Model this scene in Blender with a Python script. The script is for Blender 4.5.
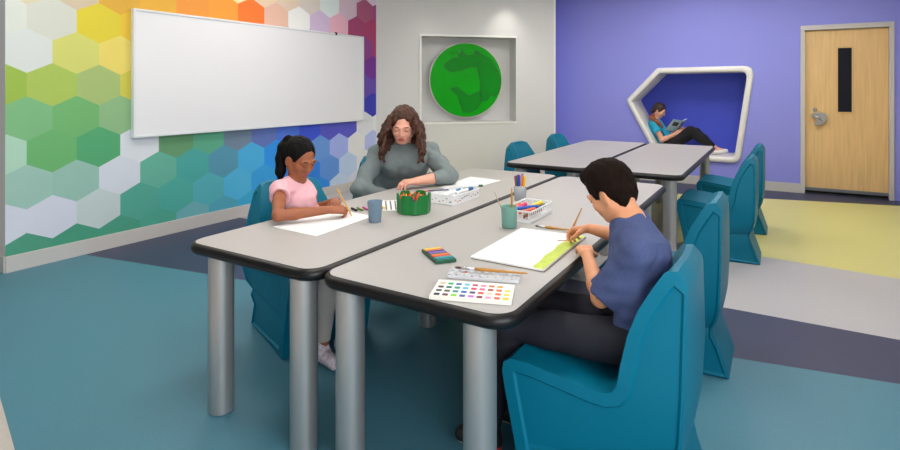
import bpy, bmesh, math, random
import numpy as np
from mathutils import Vector, Matrix
from mathutils.geometry import tessellate_polygon
random.seed(7)
for o in list(bpy.data.objects): bpy.data.objects.remove(o)
S = bpy.context.scene
COL = S.collection
R = math.radians

# ------------------------------------------------------------------ camera, world, lights, exposure
cam_d = bpy.data.cameras.new('camera'); cam = bpy.data.objects.new('camera', cam_d); COL.objects.link(cam)
cam.location = (0, 0, 1.42); cam.rotation_euler = (R(90), 0, R(31.16))
cam_d.sensor_width = 36; cam_d.lens = 21.76; cam_d.shift_y = -0.1517; cam_d.clip_start = .02
S.camera = cam
S.view_settings.view_transform = 'Standard'; S.view_settings.look = 'None'
S.view_settings.gamma = 1; S.view_settings.use_curve_mapping = False
S.view_settings.exposure = 0.15
w = bpy.data.worlds.new('world'); S.world = w; w.use_nodes = True
w.node_tree.nodes['Background'].inputs[0].default_value = (.75, .85, 1, 1)
w.node_tree.nodes['Background'].inputs[1].default_value = .08
PANEL = 11.2            # emission of the ceiling panels
def area(loc, sx, sy, power, rot=(0,0,0), col=(1,.97,.93)):
    d = bpy.data.lights.new('area', 'AREA'); d.shape = 'RECTANGLE'; d.size = sx; d.size_y = sy; d.energy = power; d.color = col
    o = bpy.data.objects.new('area', d); COL.objects.link(o); o.location = loc; o.rotation_euler = rot; return o
# daylight from the window in the right wall, beside and behind the camera; weak fill light added behind it
area((1.27, -.55, 1.6), 3.4, 1.7, 115, (R(90), 0, R(90)), (.95, .98, 1))
area((-1.6, -2.35, 1.6), 4.4, 1.7, 5, (R(90), 0, 0), (.93, .97, 1))
def spot(loc, tgt, power, ang=70, blend=.8, col=(1,.93,.84)):
    d = bpy.data.lights.new('spot', 'SPOT'); d.energy = power; d.spot_size = R(ang); d.spot_blend = blend; d.shadow_soft_size = .05; d.color = col
    o = bpy.data.objects.new('spot', d); COL.objects.link(o); o.location = loc
    o.rotation_euler = (Vector(tgt) - Vector(loc)).to_track_quat('-Z', 'Y').to_euler(); return o

# ------------------------------------------------------------------ helpers
def lin(c):
    return tuple(((x/255)/12.92 if x/255 <= .04045 else ((x/255+.055)/1.055)**2.4) for x in c)
MATS = {}
def mat(name, rgb, rough=.5, metal=0, spec=.5, bump=0, bscale=50, var=0, vscale=30, alpha=1, trans=0, emit=None, sss=0, aniso=None, coat=0, attr=None):
    """principled material; rgb is 0-255 display colour; var = amount of procedural colour variation"""
    if name in MATS: return MATS[name]
    m = bpy.data.materials.new(name); m.use_nodes = True; nt = m.node_tree; b = nt.nodes['Principled BSDF']
    c = lin(rgb) + (1,)
    b.inputs['Base Color'].default_value = c; b.inputs['Roughness'].default_value = rough
    b.inputs['Metallic'].default_value = metal; b.inputs['Specular IOR Level'].default_value = spec
    b.inputs['Alpha'].default_value = alpha; b.inputs['Transmission Weight'].default_value = trans
    if coat: b.inputs['Coat Weight'].default_value = coat
    if sss:
        b.inputs['Subsurface Weight'].default_value = sss; b.inputs['Subsurface Radius'].default_value = (.012, .005, .003); b.inputs['Subsurface Scale'].default_value = 1
    if emit:
        b.inputs['Emission Color'].default_value = lin(rgb) + (1,); b.inputs['Emission Strength'].default_value = emit
    tc = nt.nodes.new('ShaderNodeTexCoord'); co = tc.outputs['Object']
    if aniso:
        mp = nt.nodes.new('ShaderNodeMapping'); mp.inputs['Scale'].default_value = aniso; nt.links.new(co, mp.inputs[0]); co = mp.outputs[0]
    src = None
    if attr:
        a = nt.nodes.new('ShaderNodeAttribute'); a.attribute_name = attr; src = a.outputs['Color']; nt.links.new(src, b.inputs['Base Color'])
    if var:
        n = nt.nodes.new('ShaderNodeTexNoise'); n.inputs['Scale'].default_value = vscale; n.inputs['Detail'].default_value = 4; nt.links.new(co, n.inputs['Vector'])
        r = nt.nodes.new('ShaderNodeMapRange'); r.inputs['From Min'].default_value = .3; r.inputs['From Max'].default_value = .7
        r.inputs['To Min'].default_value = 1-var; r.inputs['To Max'].default_value = 1+var; nt.links.new(n.outputs['Fac'], r.inputs['Value'])
        v = nt.nodes.new('ShaderNodeVectorMath'); v.operation = 'SCALE'
        if src: nt.links.new(src, v.inputs[0])
        else: v.inputs[0].default_value = c[:3]
        nt.links.new(r.outputs[0], v.inputs['Scale']); nt.links.new(v.outputs[0], b.inputs['Base Color'])
    if bump:
        n = nt.nodes.new('ShaderNodeTexNoise'); n.inputs['Scale'].default_value = bscale; n.inputs['Detail'].default_value = 5; nt.links.new(co, n.inputs['Vector'])
        bp = nt.nodes.new('ShaderNodeBump'); bp.inputs['Strength'].default_value = bump; bp.inputs['Distance'].default_value = .01
        nt.links.new(n.outputs['Fac'], bp.inputs['Height']); nt.links.new(bp.outputs[0], b.inputs['Normal'])
    MATS[name] = m; return m

def wloc(p):
    v = Vector((0,0,0))
    while p is not None: v = v + p.location; p = p.parent
    return v
def tag(o, label=None, cat=None, group=None, kind=None):
    if label: o['label'] = label
    if cat: o['category'] = cat
    if group: o['group'] = group
    if kind: o['kind'] = kind
    return o
def empty(name, loc, label, cat, group=None, rz=0):
    o = bpy.data.objects.new(name, None); COL.objects.link(o); o.location = loc; o.rotation_euler = (0,0,rz); o.empty_display_size = .05
    return tag(o, label, cat, group)
def finish(name, me, m, parent=None, smooth=True, bevel=0, world=False, seg=2):
    o = bpy.data.objects.new(name, me); COL.objects.link(o)
    for x in (m if isinstance(m, (list, tuple)) else [m]): me.materials.append(x)
    if parent is not None:
        o.parent = parent
        if world: me.transform(Matrix.Translation(-wloc(parent)))
    if smooth: me.shade_smooth()
    if smooth == 'auto':
        bm = bmesh.new(); bm.from_mesh(me)
        for e in bm.edges:
            if len(e.link_faces) == 2 and e.calc_face_angle(0) > R(35): e.smooth = False
        bm.to_mesh(me); bm.free()
    if bevel:
        b = o.modifiers.new('bevel', 'BEVEL'); b.width = bevel; b.segments = seg; b.limit_method = 'ANGLE'; b.angle_limit = R(35); b.harden_normals = True
    return o
class MB:
    """collects shapes, builds ONE mesh"""
    def __init__(s): s.bm = bmesh.new(); s.mi = 0
    def _mi(s, fs):
        for f in fs: f.material_index = s.mi
    def box(s, lo, hi, M=None):
        x0,y0,z0 = lo; x1,y1,z1 = hi
        v = [Vector(p) for p in ((x0,y0,z0),(x1,y0,z0),(x1,y1,z0),(x0,y1,z0),(x0,y0,z1),(x1,y0,z1),(x1,y1,z1),(x0,y1,z1))]
        if M: v = [M @ p for p in v]
        v = [s.bm.verts.new(p) for p in v]
        s._mi([s.bm.faces.new([v[i] for i in f]) for f in ((3,2,1,0),(4,5,6,7),(0,1,5,4),(1,2,6,5),(2,3,7,6),(3,0,4,7))]); return s
    def tube(s, pts, rs, n=16, cap=True):
        pts = [Vector(p) for p in pts]
        if not isinstance(rs, (list,tuple)): rs = [rs]*len(pts)
        rings = []; up = None
        for i, p in enumerate(pts):
            t = (pts[min(i+1,len(pts)-1)] - pts[max(i-1,0)])
            if t.length < 1e-9: t = Vector((0,0,1))
            t.normalize()
            if up is None: up = t.orthogonal().normalized()
            a = (up - t*up.dot(t)).normalized(); b = t.cross(a); up = a
            rings.append([s.bm.verts.new(p + (a*math.cos(2*math.pi*k/n) + b*math.sin(2*math.pi*k/n))*rs[i]) for k in range(n)])
        fs = []
        for r0, r1 in zip(rings, rings[1:]):
            for k in range(n): fs.append(s.bm.faces.new((r0[k], r0[(k+1)%n], r1[(k+1)%n], r1[k])))
        if cap: fs.append(s.bm.faces.new(rings[0][::-1])); fs.append(s.bm.faces.new(rings[-1]))
        s._mi(fs); return s
    def lathe(s, prof, c=(0,0,0), n=32, M=None, closed=False):
        c = Vector(c); rings = []
        for r, z in prof:
            ps = [Vector((r*math.cos(2*math.pi*k/n), r*math.sin(2*math.pi*k/n), z)) for k in range(n)]
            if M: ps = [M @ p for p in ps]
            rings.append([s.bm.verts.new(c + p) for p in ps])
        fs = []
        pr = list(zip(rings, rings[1:])) + ([(rings[-1], rings[0])] if closed else [])
        for r0, r1 in pr:
            for k in range(n): fs.append(s.bm.faces.new((r0[k], r0[(k+1)%n], r1[(k+1)%n], r1[k])))
        if not closed: fs.append(s.bm.faces.new(rings[0][::-1])); fs.append(s.bm.faces.new(rings[-1]))
        s._mi(fs); return s
    def prism(s, poly, z0, z1, M=None):
        lo = [Vector((x,y,z0)) for x,y in poly]; hi = [Vector((x,y,z1)) for x,y in poly]
        if M: lo = [M @ p for p in lo]; hi = [M @ p for p in hi]
        lo = [s.bm.verts.new(p) for p in lo]; hi = [s.bm.verts.new(p) for p in hi]; n = len(lo)
        fs = [s.bm.faces.new(lo[::-1]), s.bm.faces.new(hi)]
        for i in range(n): fs.append(s.bm.faces.new((lo[i], lo[(i+1)%n], hi[(i+1)%n], hi[i])))
        s._mi(fs); return s
    def ring(s, a, b, z0, z1, M=None):
        """frame between two outlines of equal vertex count"""
        n = len(a); V = []
        for poly, z in ((a,z0),(b,z0),(b,z1),(a,z1)):
            ps = [Vector((x,y,z)) for x,y in poly]
            if M: ps = [M @ p for p in ps]
            V.append([s.bm.verts.new(p) for p in ps])
        fs = []
        for q in range(4):
            A, B = V[q], V[(q+1)%4]
            for i in range(n): fs.append(s.bm.faces.new((A[i], A[(i+1)%n], B[(i+1)%n], B[i])))
        s._mi(fs); return s
    def sphere(s, c, r, M=None, u=16, v=10):
        if not isinstance(r, (tuple,list)): r = (r,r,r)
        T = Matrix.Translation(c) @ (M.to_4x4() if M else Matrix()) @ Matrix.Diagonal((*r,1))
        g = bmesh.ops.create_uvsphere(s.bm, u_segments=u, v_segments=v, radius=1, matrix=T)
        s._mi({f for vv in g['verts'] for f in vv.link_faces}); return s
    def build(s, name, m, parent=None, **kw):
        bmesh.ops.recalc_face_normals(s.bm, faces=s.bm.faces)
        me = bpy.data.meshes.new(name); s.bm.to_mesh(me); s.bm.free()
        return finish(name, me, m, parent, **kw)
def rrect(x0, y0, x1, y1, r, n=6):
    p = []
    for cx, cy, a in ((x1-r,y1-r,0),(x0+r,y1-r,90),(x0+r,y0+r,180),(x1-r,y0+r,270)):
        for k in range(n+1):
            t = R(a + 90*k/n); p.append((cx+r*math.cos(t), cy+r*math.sin(t)))
    return p
def rpoly(pts, rads, n=6):
    """polygon with rounded corners"""
    out = []; N = len(pts)
    for i in range(N):
        p = Vector(pts[i]).to_2d(); a = (Vector(pts[i-1]).to_2d()-p); b = (Vector(pts[(i+1)%N]).to_2d()-p)
        a.normalize(); b.normalize(); ang = a.angle(b); r = rads[i] if isinstance(rads, (list,tuple)) else rads
        d = r/math.tan(ang/2); P0 = p+a*d; P1 = p+b*d
        for k in range(n+1):
            t = k/n; out.append(tuple(P0*(1-t)**2 + p*2*t*(1-t) + P1*t*t))
    return out
def struct(o): o['kind'] = 'structure'; return o
def basis(x, y, z, o=(0,0,0)):
    M = Matrix((x, y, z)).transposed().to_4x4(); M.translation = Vector(o); return M

# ------------------------------------------------------------------ materials
G_WALL = mat('grey_paint', (208,208,208), .75, bump=.03, bscale=300)
M_PURPLE = mat('purple_paint', (141,144,228), .7, bump=.03, bscale=300)
M_NAVY = mat('indigo_paint', (68,84,215), .6)
M_BASE = mat('grey_vinyl_base', (196,192,188), .45)
M_CEIL = mat('ceiling_white', (225,225,222), .9)
M_WHITE = mat('white_gloss', (232,232,230), .35)
M_TEAL = mat('teal_plastic', (0,107,134), .45, bump=.04, bscale=500, spec=.22)
M_LAM = mat('speckled_laminate', (171,167,165), .42, var=.05, vscale=260)
M_BAND = mat('black_vinyl_edge', (14,12,13), .4, spec=.35)
M_ALU = mat('satin_aluminium', (176,175,174), .34, metal=.7, bump=.02, bscale=200)
M_STEEL = mat('brushed_steel', (165,163,160), .35, metal=.9)
M_DARK = mat('dark_underside', (60,58,58), .8)
M_DOOR = mat('maple_door', (222,184,128), .45, var=.09, vscale=3, aniso=(14,14,.7))
M_FRAME = mat('door_frame_grey', (196,192,190), .45)
M_GLASS = mat('dark_door_glass', (22,24,36), .3, spec=.15)
M_PAPER = mat('white_paper', (230,230,230), .8)
M_BLACK = mat('black_plastic', (22,22,24), .4)

# ------------------------------------------------------------------ structure
CEIL = 3.05
XL, XR, YB, YC = -5.09, 1.32, 8.80, 6.31
YF = -2.6
D45 = Vector((.722,.692,0)).normalized(); N45 = Vector((-D45.y, D45.x, 0))     # grey wall direction, and pointing behind it
P45 = Vector((XL, YC, 0)); L45 = 2.837
E45 = P45 + D45*L45
# floor, one mesh, coloured flooring zones as material slots
def clip(poly, a, b, keep):
    """keep the side of line a->b; keep=+1 left"""
    out = []; n = len(poly)
    def sd(p): return ((b[0]-a[0])*(p[1]-a[1])-(b[1]-a[1])*(p[0]-a[0]))*keep
    for i in range(n):
        p, q = poly[i], poly[(i+1)%n]; sp, sq = sd(p), sd(q)
        if sp >= 0: out.append(p)
        if sp*sq < 0: t = sp/(sp-sq); out.append((p[0]+(q[0]-p[0])*t, p[1]+(q[1]-p[1])*t))
    return out
room = [(-8.2,YF),(XR,YF),(XR,YB+.1),(-8.2,YB+.1)]
def lerp_line(p, q): return p, q
l0 = ((-3.068,1.071),(-2.568,.944)); l1 = ((-5.097,2.359),(.5,3.355)); l2 = ((-3,3.93),(.585,3.943)); l3 = ((-.197,5.303),(.772,5.206)); l4 = ((-.208,8.1),(1.252,8.44))
floor_mats = []
def fl(name, rgb):
    m = mat(name, rgb, .42, var=.06, vscale=90, spec=.3, bump=.02, bscale=120)
    return m
floor_cols = [fl('sheet_floor_beige',(188,180,174)), fl('sheet_floor_teal',(74,125,143)), fl('sheet_floor_navy',(56,61,88)), fl('sheet_floor_grey',(178,176,180)), fl('sheet_floor_yellow',(204,198,128))]
zones = []
zones.append((clip(room, *l0, -1), 0)); r_ = clip(room, *l0, 1)
zones.append((clip(r_, *l1, -1), 1)); r_ = clip(r_, *l1, 1)
zones.append((clip(r_, *l2, -1), 2)); r_ = clip(r_, *l2, 1)
zones.append((clip(r_, *l3, -1), 3)); r_ = clip(r_, *l3, 1)
zones.append((clip(r_, *l4, -1), 4)); r_ = clip(r_, *l4, 1)
zones.append((r_, 2))
b = MB()
for z, i in zones:
    b.mi = i
    if len(z) > 2: b._mi([b.bm.faces.new([b.bm.verts.new((x,y,0)) for x,y in z])])
for f in b.bm.faces:
    f.normal_update()
    if f.normal.z < 0: f.normal_flip()
me = bpy.data.meshes.new('floor'); b.bm.to_mesh(me); b.bm.free()
struct(finish('floor', me, floor_cols, smooth=False))
struct(MB().box((-8.2,YF,CEIL),(XR+.1,YB+.1,CEIL+.1)).build('ceiling', M_CEIL, smooth=False))

# wall_left: hexagon mural tessellated into the wall's own mesh
HX = {2:{9:(226,206,166),11:(215,190,165),13:(208,187,170),15:(198,188,182),17:(200,210,210),19:(190,168,184),21:(150,72,105),23:(140,60,120)},
 3:{22:(204,184,208),20:(190,168,190),18:(205,180,190),16:(205,208,210),14:(200,190,180),12:(215,195,160),10:(220,170,90),8:(215,160,60),6:(205,160,60),4:(190,180,70),2:(180,170,130),0:(185,180,160),-2:(185,185,175)},
 1:{14:(222,224,228),12:(210,170,152),16:(192,172,202),18:(210,162,178),20:(142,50,95),22:(150,45,90),10:(222,108,35),8:(220,140,45),6:(212,135,48),4:(205,155,45),2:(198,152,48),0:(185,170,148),-2:(192,182,158)},
 0:{-3:(190,194,188),-1:(184,187,178),1:(196,180,42),3:(205,170,45),21:(125,50,120),23:(150,45,90)},
 -1:{-2:(188,194,192),0:(184,186,98),2:(205,188,92),22:(100,30,130),20:(110,40,125)},
 -2:{-3:(135,165,62),-1:(150,172,78),1:(146,168,102),3:(182,176,65),21:(88,62,152)},
 -3:{-2:(110,165,115),0:(98,160,98),2:(124,164,118),22:(38,42,158),20:(60,60,170)},
 -4:{-3:(155,190,170),-1:(94,160,98),1:(72,150,102),3:(198,203,210),5:(88,138,98),7:(78,152,122),9:(98,118,138),11:(82,102,165),13:(62,100,192),15:(45,70,188),17:(75,75,180),19:(75,75,180),21:(200,203,210),23:(205,208,212)},
 -5:{-2:(140,176,165),0:(135,173,162),2:(192,197,207),4:(88,160,140),6:(62,150,145),8:(72,134,158),10:(62,158,205),12:(32,132,212),14:(40,112,202),16:(92,138,202),18:(146,160,218),20:(205,207,210),22:(160,172,220)},
 -6:{-3:(190,194,207),-1:(190,194,207),1:(176,190,190),3:(72,150,134),5:(66,154,144),7:(72,158,168),9:(68,162,202),11:(42,142,202),13:(32,122,208),15:(36,118,206),17:(84,134,202),19:(168,188,222),21:(202,206,212)},
 -7:{-2:(68,140,115),0:(62,140,114),2:(64,142,118),4:(68,150,130),6:(98,160,168),8:(68,150,172),10:(46,152,192),12:(44,146,200),14:(40,142,205),16:(35,127,206),18:(176,194,222),20:(190,196,215),22:(205,208,212)},
 -8:{}}
def hexcol(r, k):
    row = HX.get(r)
    if not row: row = HX[-7]
    if k in row: return row[k]
    kk = min(row, key=lambda q: abs(q-k)); return row[kk]
KW = 1.0290
bm = bmesh.new(); cl = bm.loops.layers.float_color.new('mural')
Y0, Y1w, Z0, Z1 = 1.81, YC, 0, CEIL
for r in range(-8, 6):
    for k in range(-5, 26):
        if (k-r) % 2 != 1: continue
        yc = 1.7665+.54 + (k)*.1785; yc = 2.241*KW + .1735*KW*k; zc = (1.935+.2625*r - 1.38)*KW + 1.42
        hwid = .1735*KW; e = .09*KW; cp = .1725*KW
        hexa = [(yc-hwid, zc-e),(yc, zc-cp),(yc+hwid, zc-e),(yc+hwid, zc+e),(yc, zc+cp),(yc-hwid, zc+e)]
        for a, c_ in (((Y0,Z0),(Y1w,Z0)),((Y1w,Z0),(Y1w,Z1)),((Y1w,Z1),(Y0,Z1)),((Y0,Z1),(Y0,Z0))):
            if len(hexa) > 2: hexa = clip(hexa, a, c_, 1)
        if len(hexa) < 3: continue
        f = bm.faces.new([bm.verts.new((XL, y, z)) for y, z in hexa])
        c = hexcol(r, k); L = lin(c); L = tuple(min(.86, v*1.22) for v in L)
        for l in f.loops: l[cl] = (*L, 1)
        f.normal_update()
        if f.normal.x < 0: f.normal_flip()
me = bpy.data.meshes.new('wall_left'); bm.to_mesh(me); bm.free()
M_MURAL = mat('hexagon_mural', (200,200,200), .55, attr='mural', var=.02, vscale=4)
struct(finish('wall_left', me, M_MURAL, smooth=False))
struct(MB().box((-8.2, Y0, 0), (XL-.002, Y0+.15, CEIL)).build('wall_left_return', G_WALL, smooth=False))
struct(MB().box((-8.2, YF, 0), (-8.1, Y0, CEIL)).build('wall_far_left', G_WALL, smooth=False))
struct(MB().box((XR, YF, 0), (XR+.1, YB+.1, CEIL)).build('wall_right', G_WALL, smooth=False))
b = MB()
for y in (-2.27,-.57,1.13): b.box((XR-.03,y,.73),(XR-.001,y+.04,2.47))
b.box((XR-.03,-2.27,.73),(XR-.001,1.17,.77)).box((XR-.03,-2.27,2.43),(XR-.001,1.17,2.47))
struct(b.build('window_2', mat('door_frame_grey',(196,192,190),.45), smooth=False))
# wall behind the camera with an unseen window added for the fill light
b = MB()
for lo, hi in (((-8.2,YF-.1,0),(-4,YF,CEIL)),((.8,YF-.1,0),(XR,YF,CEIL)),((-4,YF-.1,0),(.8,YF,.7)),((-4,YF-.1,2.5),(.8,YF,CEIL))): b.box(lo, hi)
struct(b.build('wall_behind', G_WALL, smooth=False))
b = MB()
for x in (-4,-2.42,-.8,.76): b.box((x,YF-.07,.7),(x+.04,YF-.02,2.5))
b.box((-4,YF-.07,.7),(.8,YF-.02,.74)); b.box((-4,YF-.07,2.46),(.8,YF-.02,2.5))
struct(b.build('added_window_1', M_FRAME, smooth=False))

# grey diagonal wall with a square recess
GM = basis(D45, (0,0,1), N45, P45)      # local x along wall, y up, z behind wall
s0, s1, za, zb, RD = .678, 2.175, .91, 2.21, .30
b = MB()
for p in ([(0,0),(s0,0),(s0,CEIL),(0,CEIL)], [(s1,0),(L45,0),(L45,CEIL),(s1,CEIL)], [(s0,0),(s1,0),(s1,za),(s0,za)], [(s0,zb),(s1,zb),(s1,CEIL),(s0,CEIL)]): b.prism(p, 0, RD+.02, GM)
b.prism([(s0-.0,za),(s1,za),(s1,zb),(s0,zb)], RD, RD+.02, GM)
struct(b.build('wall_grey', G_WALL, smooth=False))
# return from the corner to the purple wall
struct(MB().prism([(E45.x,E45.y),(-3.32,YB+.08),(-3.9,YB+.08),(E45.x-.5,E45.y+.02)], 0, CEIL).build('wall_grey_return', M_PURPLE, smooth=False))
b = MB(); t_ = .03
b.ring([(s0-t_,za-t_),(s1+.012,za-t_),(s1+.012,zb+t_),(s0-t_,zb+t_)], [(s0,za),(s1,za),(s1,zb),(s0,zb)], -.012, .05, GM)
struct(b.build('trim_recess', M_WHITE, smooth=False))
struct(MB().prism([(L45-.03,0),(L45,0),(L45,CEIL),(L45-.03,CEIL)], -.004, 0, GM).build('trim_corner', mat('corner_guard',(226,226,222),.4), smooth=False))

# purple wall with nook opening and door opening
XP0 = E45.x
noo = [(-2.07,1.235),(-1.60,.345),(-.475,.345),(-.285,1.745),(-1.60,1.735)]   # outer outline x,z (counter-clockwise seen from -Y)
def inset_poly(p, d):
    out = []; n = len(p)
    for i in range(n):
        a, c, e = Vector(p[i-1]), Vector(p[i]), Vector(p[(i+1)%n])
        d1 = (c-a).normalized(); d2 = (e-c).normalized(); n1 = Vector((-d1.y,d1.x)); n2 = Vector((-d2.y,d2.x))
        m = (n1+n2).normalized(); out.append(tuple(c + m*d/max(.3, m.dot(n1))))
    return out
PW = basis((1,0,0),(0,0,1),(0,1,0),(0,YB,0))   # local x, y=z up, z = into the wall
rad = [.07,.10,.13,.14,.08]
outer = rpoly(noo, rad); inner = rpoly(inset_poly(noo, .085), [max(.03,r-.05) for r in rad]); mid = rpoly(inset_poly(noo,.04), [r-.02 for r in rad])
bm = bmesh.new()
door = [(.25,0),(1.25,0),(1.25,2.27),(.25,2.27)]
border = [(XP0-.45,0),(.25,0),(.25,2.27),(1.25,2.27),(1.25,0),(XR,0),(XR,CEIL),(XP0-.45,CEIL)]
def loop(poly):
    v = [bm.verts.new((x, YB, z)) for x,z in poly]; return [bm.edges.new((v[i], v[(i+1)%len(v)])) for i in range(len(v))]
es = loop(border) + loop(mid)
bmesh.ops.triangle_fill(bm, edges=es, use_beauty=True, use_dissolve=False)
for f in bm.faces:
    f.normal_update()
    if f.normal.y > 0: f.normal_flip()
me = bpy.data.meshes.new('wall_back'); bm.to_mesh(me); bm.free(); struct(finish('wall_back', me, M_PURPLE, smooth=False))
# nook: rounded white frame, white liner, indigo back
ND = .60
nk = empty('reading_nook', (-1.2, YB, .36), 'white framed angular reading nook set into the purple wall', 'reading nook')
b = MB(); prof = [(0,0),(.012,-.035),(.035,-.05),(.055,-.05),(.078,-.035),(.085,0)]
rings = []
for d, y in prof:
    p = rpoly(inset_poly(noo, d), [max(.03, r-d*.6) for r in rad]); rings.append([b.bm.verts.new((x, YB+y, z)) for x,z in p])
p = rpoly(inset_poly(noo, .085), [max(.03, r-.05) for r in rad]); rings.append([b.bm.verts.new((x, YB+ND, z)) for x,z in p])
nfr = len(p)
for A, B in zip(rings, rings[1:]):
    for i in range(nfr): b.bm.faces.new((A[i], A[(i+1)%nfr], B[(i+1)%nfr], B[i]))
b.build('frame', mat('nook_white',(232,230,226),.4), nk, world=True, smooth='auto')
b = MB(); b.prism(inner, ND-.001, ND+.03, PW); b.build('back_panel', M_NAVY, nk, world=True, smooth=False)

# door
struct(MB().box((.302,YB+.03,.045),(1.197,YB+.075,2.2)).build('door_1', M_DOOR, smooth=False, bevel=.003))
dr = bpy.data.objects['door_1']
def dpart(b, name, m, **k): return b.build(name, m, dr, world=True, **k)
b = MB().ring([(.645,1.09),(.84,1.09),(.84,1.975),(.645,1.975)], [(.668,1.11),(.817,1.11),(.817,1.955),(.668,1.955)], .018, .032, PW); dpart(b, 'glass_frame', mat('maple_bead',(214,176,118),.4), smooth=False)
b = MB().prism([(.668,1.11),(.817,1.11),(.817,1.955),(.668,1.955)], .024, .032, PW); dpart(b, 'glass_pane', M_GLASS, smooth=False)
fan = [(.362,1.065),(.40,1.09),(.47,1.098),(.53,1.088),(.548,1.05),(.54,1.0),(.51,.955),(.46,.93),(.42,.925),(.405,.945),(.435,.97),(.43,1.0),(.405,1.03)]
b = MB().prism(rpoly(fan,.008,2), -.02, .03, PW); b.tube([(.38,YB+.005,1.055),(.46,YB-.03,1.03),(.49,YB-.03,.99)],[.012,.014,.008],8)
dpart(b, 'door_handle', M_STEEL, smooth='auto')
Mr = Matrix.Rotation(R(90),4,'X')
b = MB().lathe([(.024,0),(.024,.014),(.018,.02)], (.415,YB+.03,1.135), 20, Mr); dpart(b, 'deadbolt', M_STEEL, smooth='auto')
b = MB().box((.302,YB+.022,.045),(1.197,YB+.032,.085)); dpart(b, 'door_sweep', mat('sweep',(120,125,135),.4,metal=.6), smooth=False)
b = MB()
b.ring([(.25,-.001),(.25,2.27),(1.25,2.27),(1.25,-.001)], [(.30,0),(.30,2.205),(1.20,2.205),(1.20,0)], -.02, .09, PW)
bm2 = MB()
for lo, hi in (((.25,YB-.02,0),(.302,YB+.09,2.205)),((1.198,YB-.02,0),(1.25,YB+.09,2.205)),((.25,YB-.02,2.205),(1.25,YB+.09,2.27))): bm2.box(lo, hi)
b.bm.free()
struct(bm2.build('trim_door', M_FRAME, smooth=False, bevel=.004))
struct(MB().box((.30,YB+.0,0.0005),(1.2,YB+.09,.012)).build('trim_threshold', mat('threshold',(70,72,80),.4,metal=.5), smooth=False))
struct(MB().box((.2,YB+.09,0),(1.3,YB+.11,2.3)).build('wall_behind_door', M_DARK, smooth=False))
# baseboards
def bb(name, p, q, side, h=.125, t=.012):
    p, q = Vector(p), Vector(q); d = (q-p).normalized(); n = Vector((-d.y, d.x))*side
    M = basis((d.x,d.y,0),(n.x,n.y,0),(0,0,1),(p.x,p.y,0)); L = (q-p).length
    struct(MB().prism([(0,0),(L,0),(L,t),(0,t)], 0, h-.004, M).prism([(0,0),(L,0),(L,t*.5),(0,t*.5)], h-.004, h, M).build(name, M_BASE, smooth=False))
bb('baseboard_left', (XL,Y0), (XL,YC-.01), -1); bb('baseboard_left_return', (-8.1,Y0), (XL,Y0), -1)
bb('baseboard_grey', (P45.x,P45.y), (E45.x,E45.y), -1); bb('baseboard_grey_return', (E45.x,E45.y), (-3.31,YB), -1)
bb('baseboard_back', (-3.29,YB), (.25,YB), -1); bb('baseboard_right', (XR,YB), (XR,YF), -1)

# ceiling lights (above the picture)
M_DIFF = mat('light_diffuser', (255,250,242), .6, emit=PANEL)
i = 0
for x, y in ((-3.9,1.6),(-1.5,1.7),(-3.9,3.9),(-1.3,3.6),(-2.3,6.6),(.3,7.0),(.3,4.0),(-1.0,7.3)):
    desc = ['over the entry side','over the camera end of the tables','beside the whiteboard','over the middle of the near tables','between the recess and the far tables','in front of the door','by the right wall','in front of the reading nook'][i]; i += 1
    t = empty('ceiling_light', (x, y, CEIL), 'white recessed ceiling panel light ' + desc, 'ceiling light', 'ceiling panel lights')
    a, c = .31, .61
    o_ = [(-a,-c),(a,-c),(a,c),(-a,c)]; i_ = [(-a+.025,-c+.025),(a-.025,-c+.025),(a-.025,c-.025),(-a+.025,c-.025)]
    MB().ring(o_, i_, -.02, 0).build('frame', M_WHITE, t, smooth=False)
    MB().prism(i_, -.012, -.002).build('diffuser', M_DIFF, t, smooth=False)
def downlight(x, y, lbl, tgt, power, ang):
    t = empty('downlight', (x, y, CEIL), lbl, 'downlight', 'recessed downlights')
    MB().lathe([(.085,0),(.085,-.008),(.06,-.008),(.055,0)], n=24).build('trim_ring', M_WHITE, t)
    spot((x, y, CEIL-.03), tgt, power, ang)
pw = P45 + D45*2.0 - N45*.30
downlight(pw.x, pw.y, 'small round downlight washing the grey wall right of the recess', (P45 + D45*2.0 - N45*.12)[:2] + (0,), 26, 75)
pw = P45 + D45*.75 - N45*.35
downlight(pw.x, pw.y, 'small round downlight near the mural corner of the grey wall', (P45 + D45*.75 - N45*.2)[:2] + (0,), 8, 70)

# ------------------------------------------------------------------ wall furniture
wb = empty('whiteboard', (XL+.001, 4.35, .965), 'large white magnetic whiteboard mounted on the hexagon mural wall', 'whiteboard')
y0, y1, z0, z1 = 2.755, 5.98, .965, 2.155
WM = basis((0,1,0),(0,0,1),(1,0,0),(XL+.001,0,0))
MB().prism([(y0+.01,z0+.01),(y1-.01,z0+.01),(y1-.01,z1-.01),(y0+.01,z1-.01)], 0, .038, WM).build('writing_surface', mat('whiteboard_enamel',(229,229,233),.35), wb, world=True, smooth=False)
MB().ring([(y0,z0),(y1,z0),(y1,z1),(y0,z1)], [(y0+.022,z0+.022),(y1-.022,z0+.022),(y1-.022,z1-.022),(y0+.022,z1-.022)], 0, .048, WM).build('frame', mat('board_frame',(222,226,230),.35,metal=.1), wb, world=True, smooth=False, bevel=.003)
MB().prism([(5.40,z1-.025),(5.425,z1-.025),(5.425,z1+.012),(5.40,z1+.012)], .03, .055, WM).build('clip', M_BLACK, wb, world=True, smooth=False)

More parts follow.
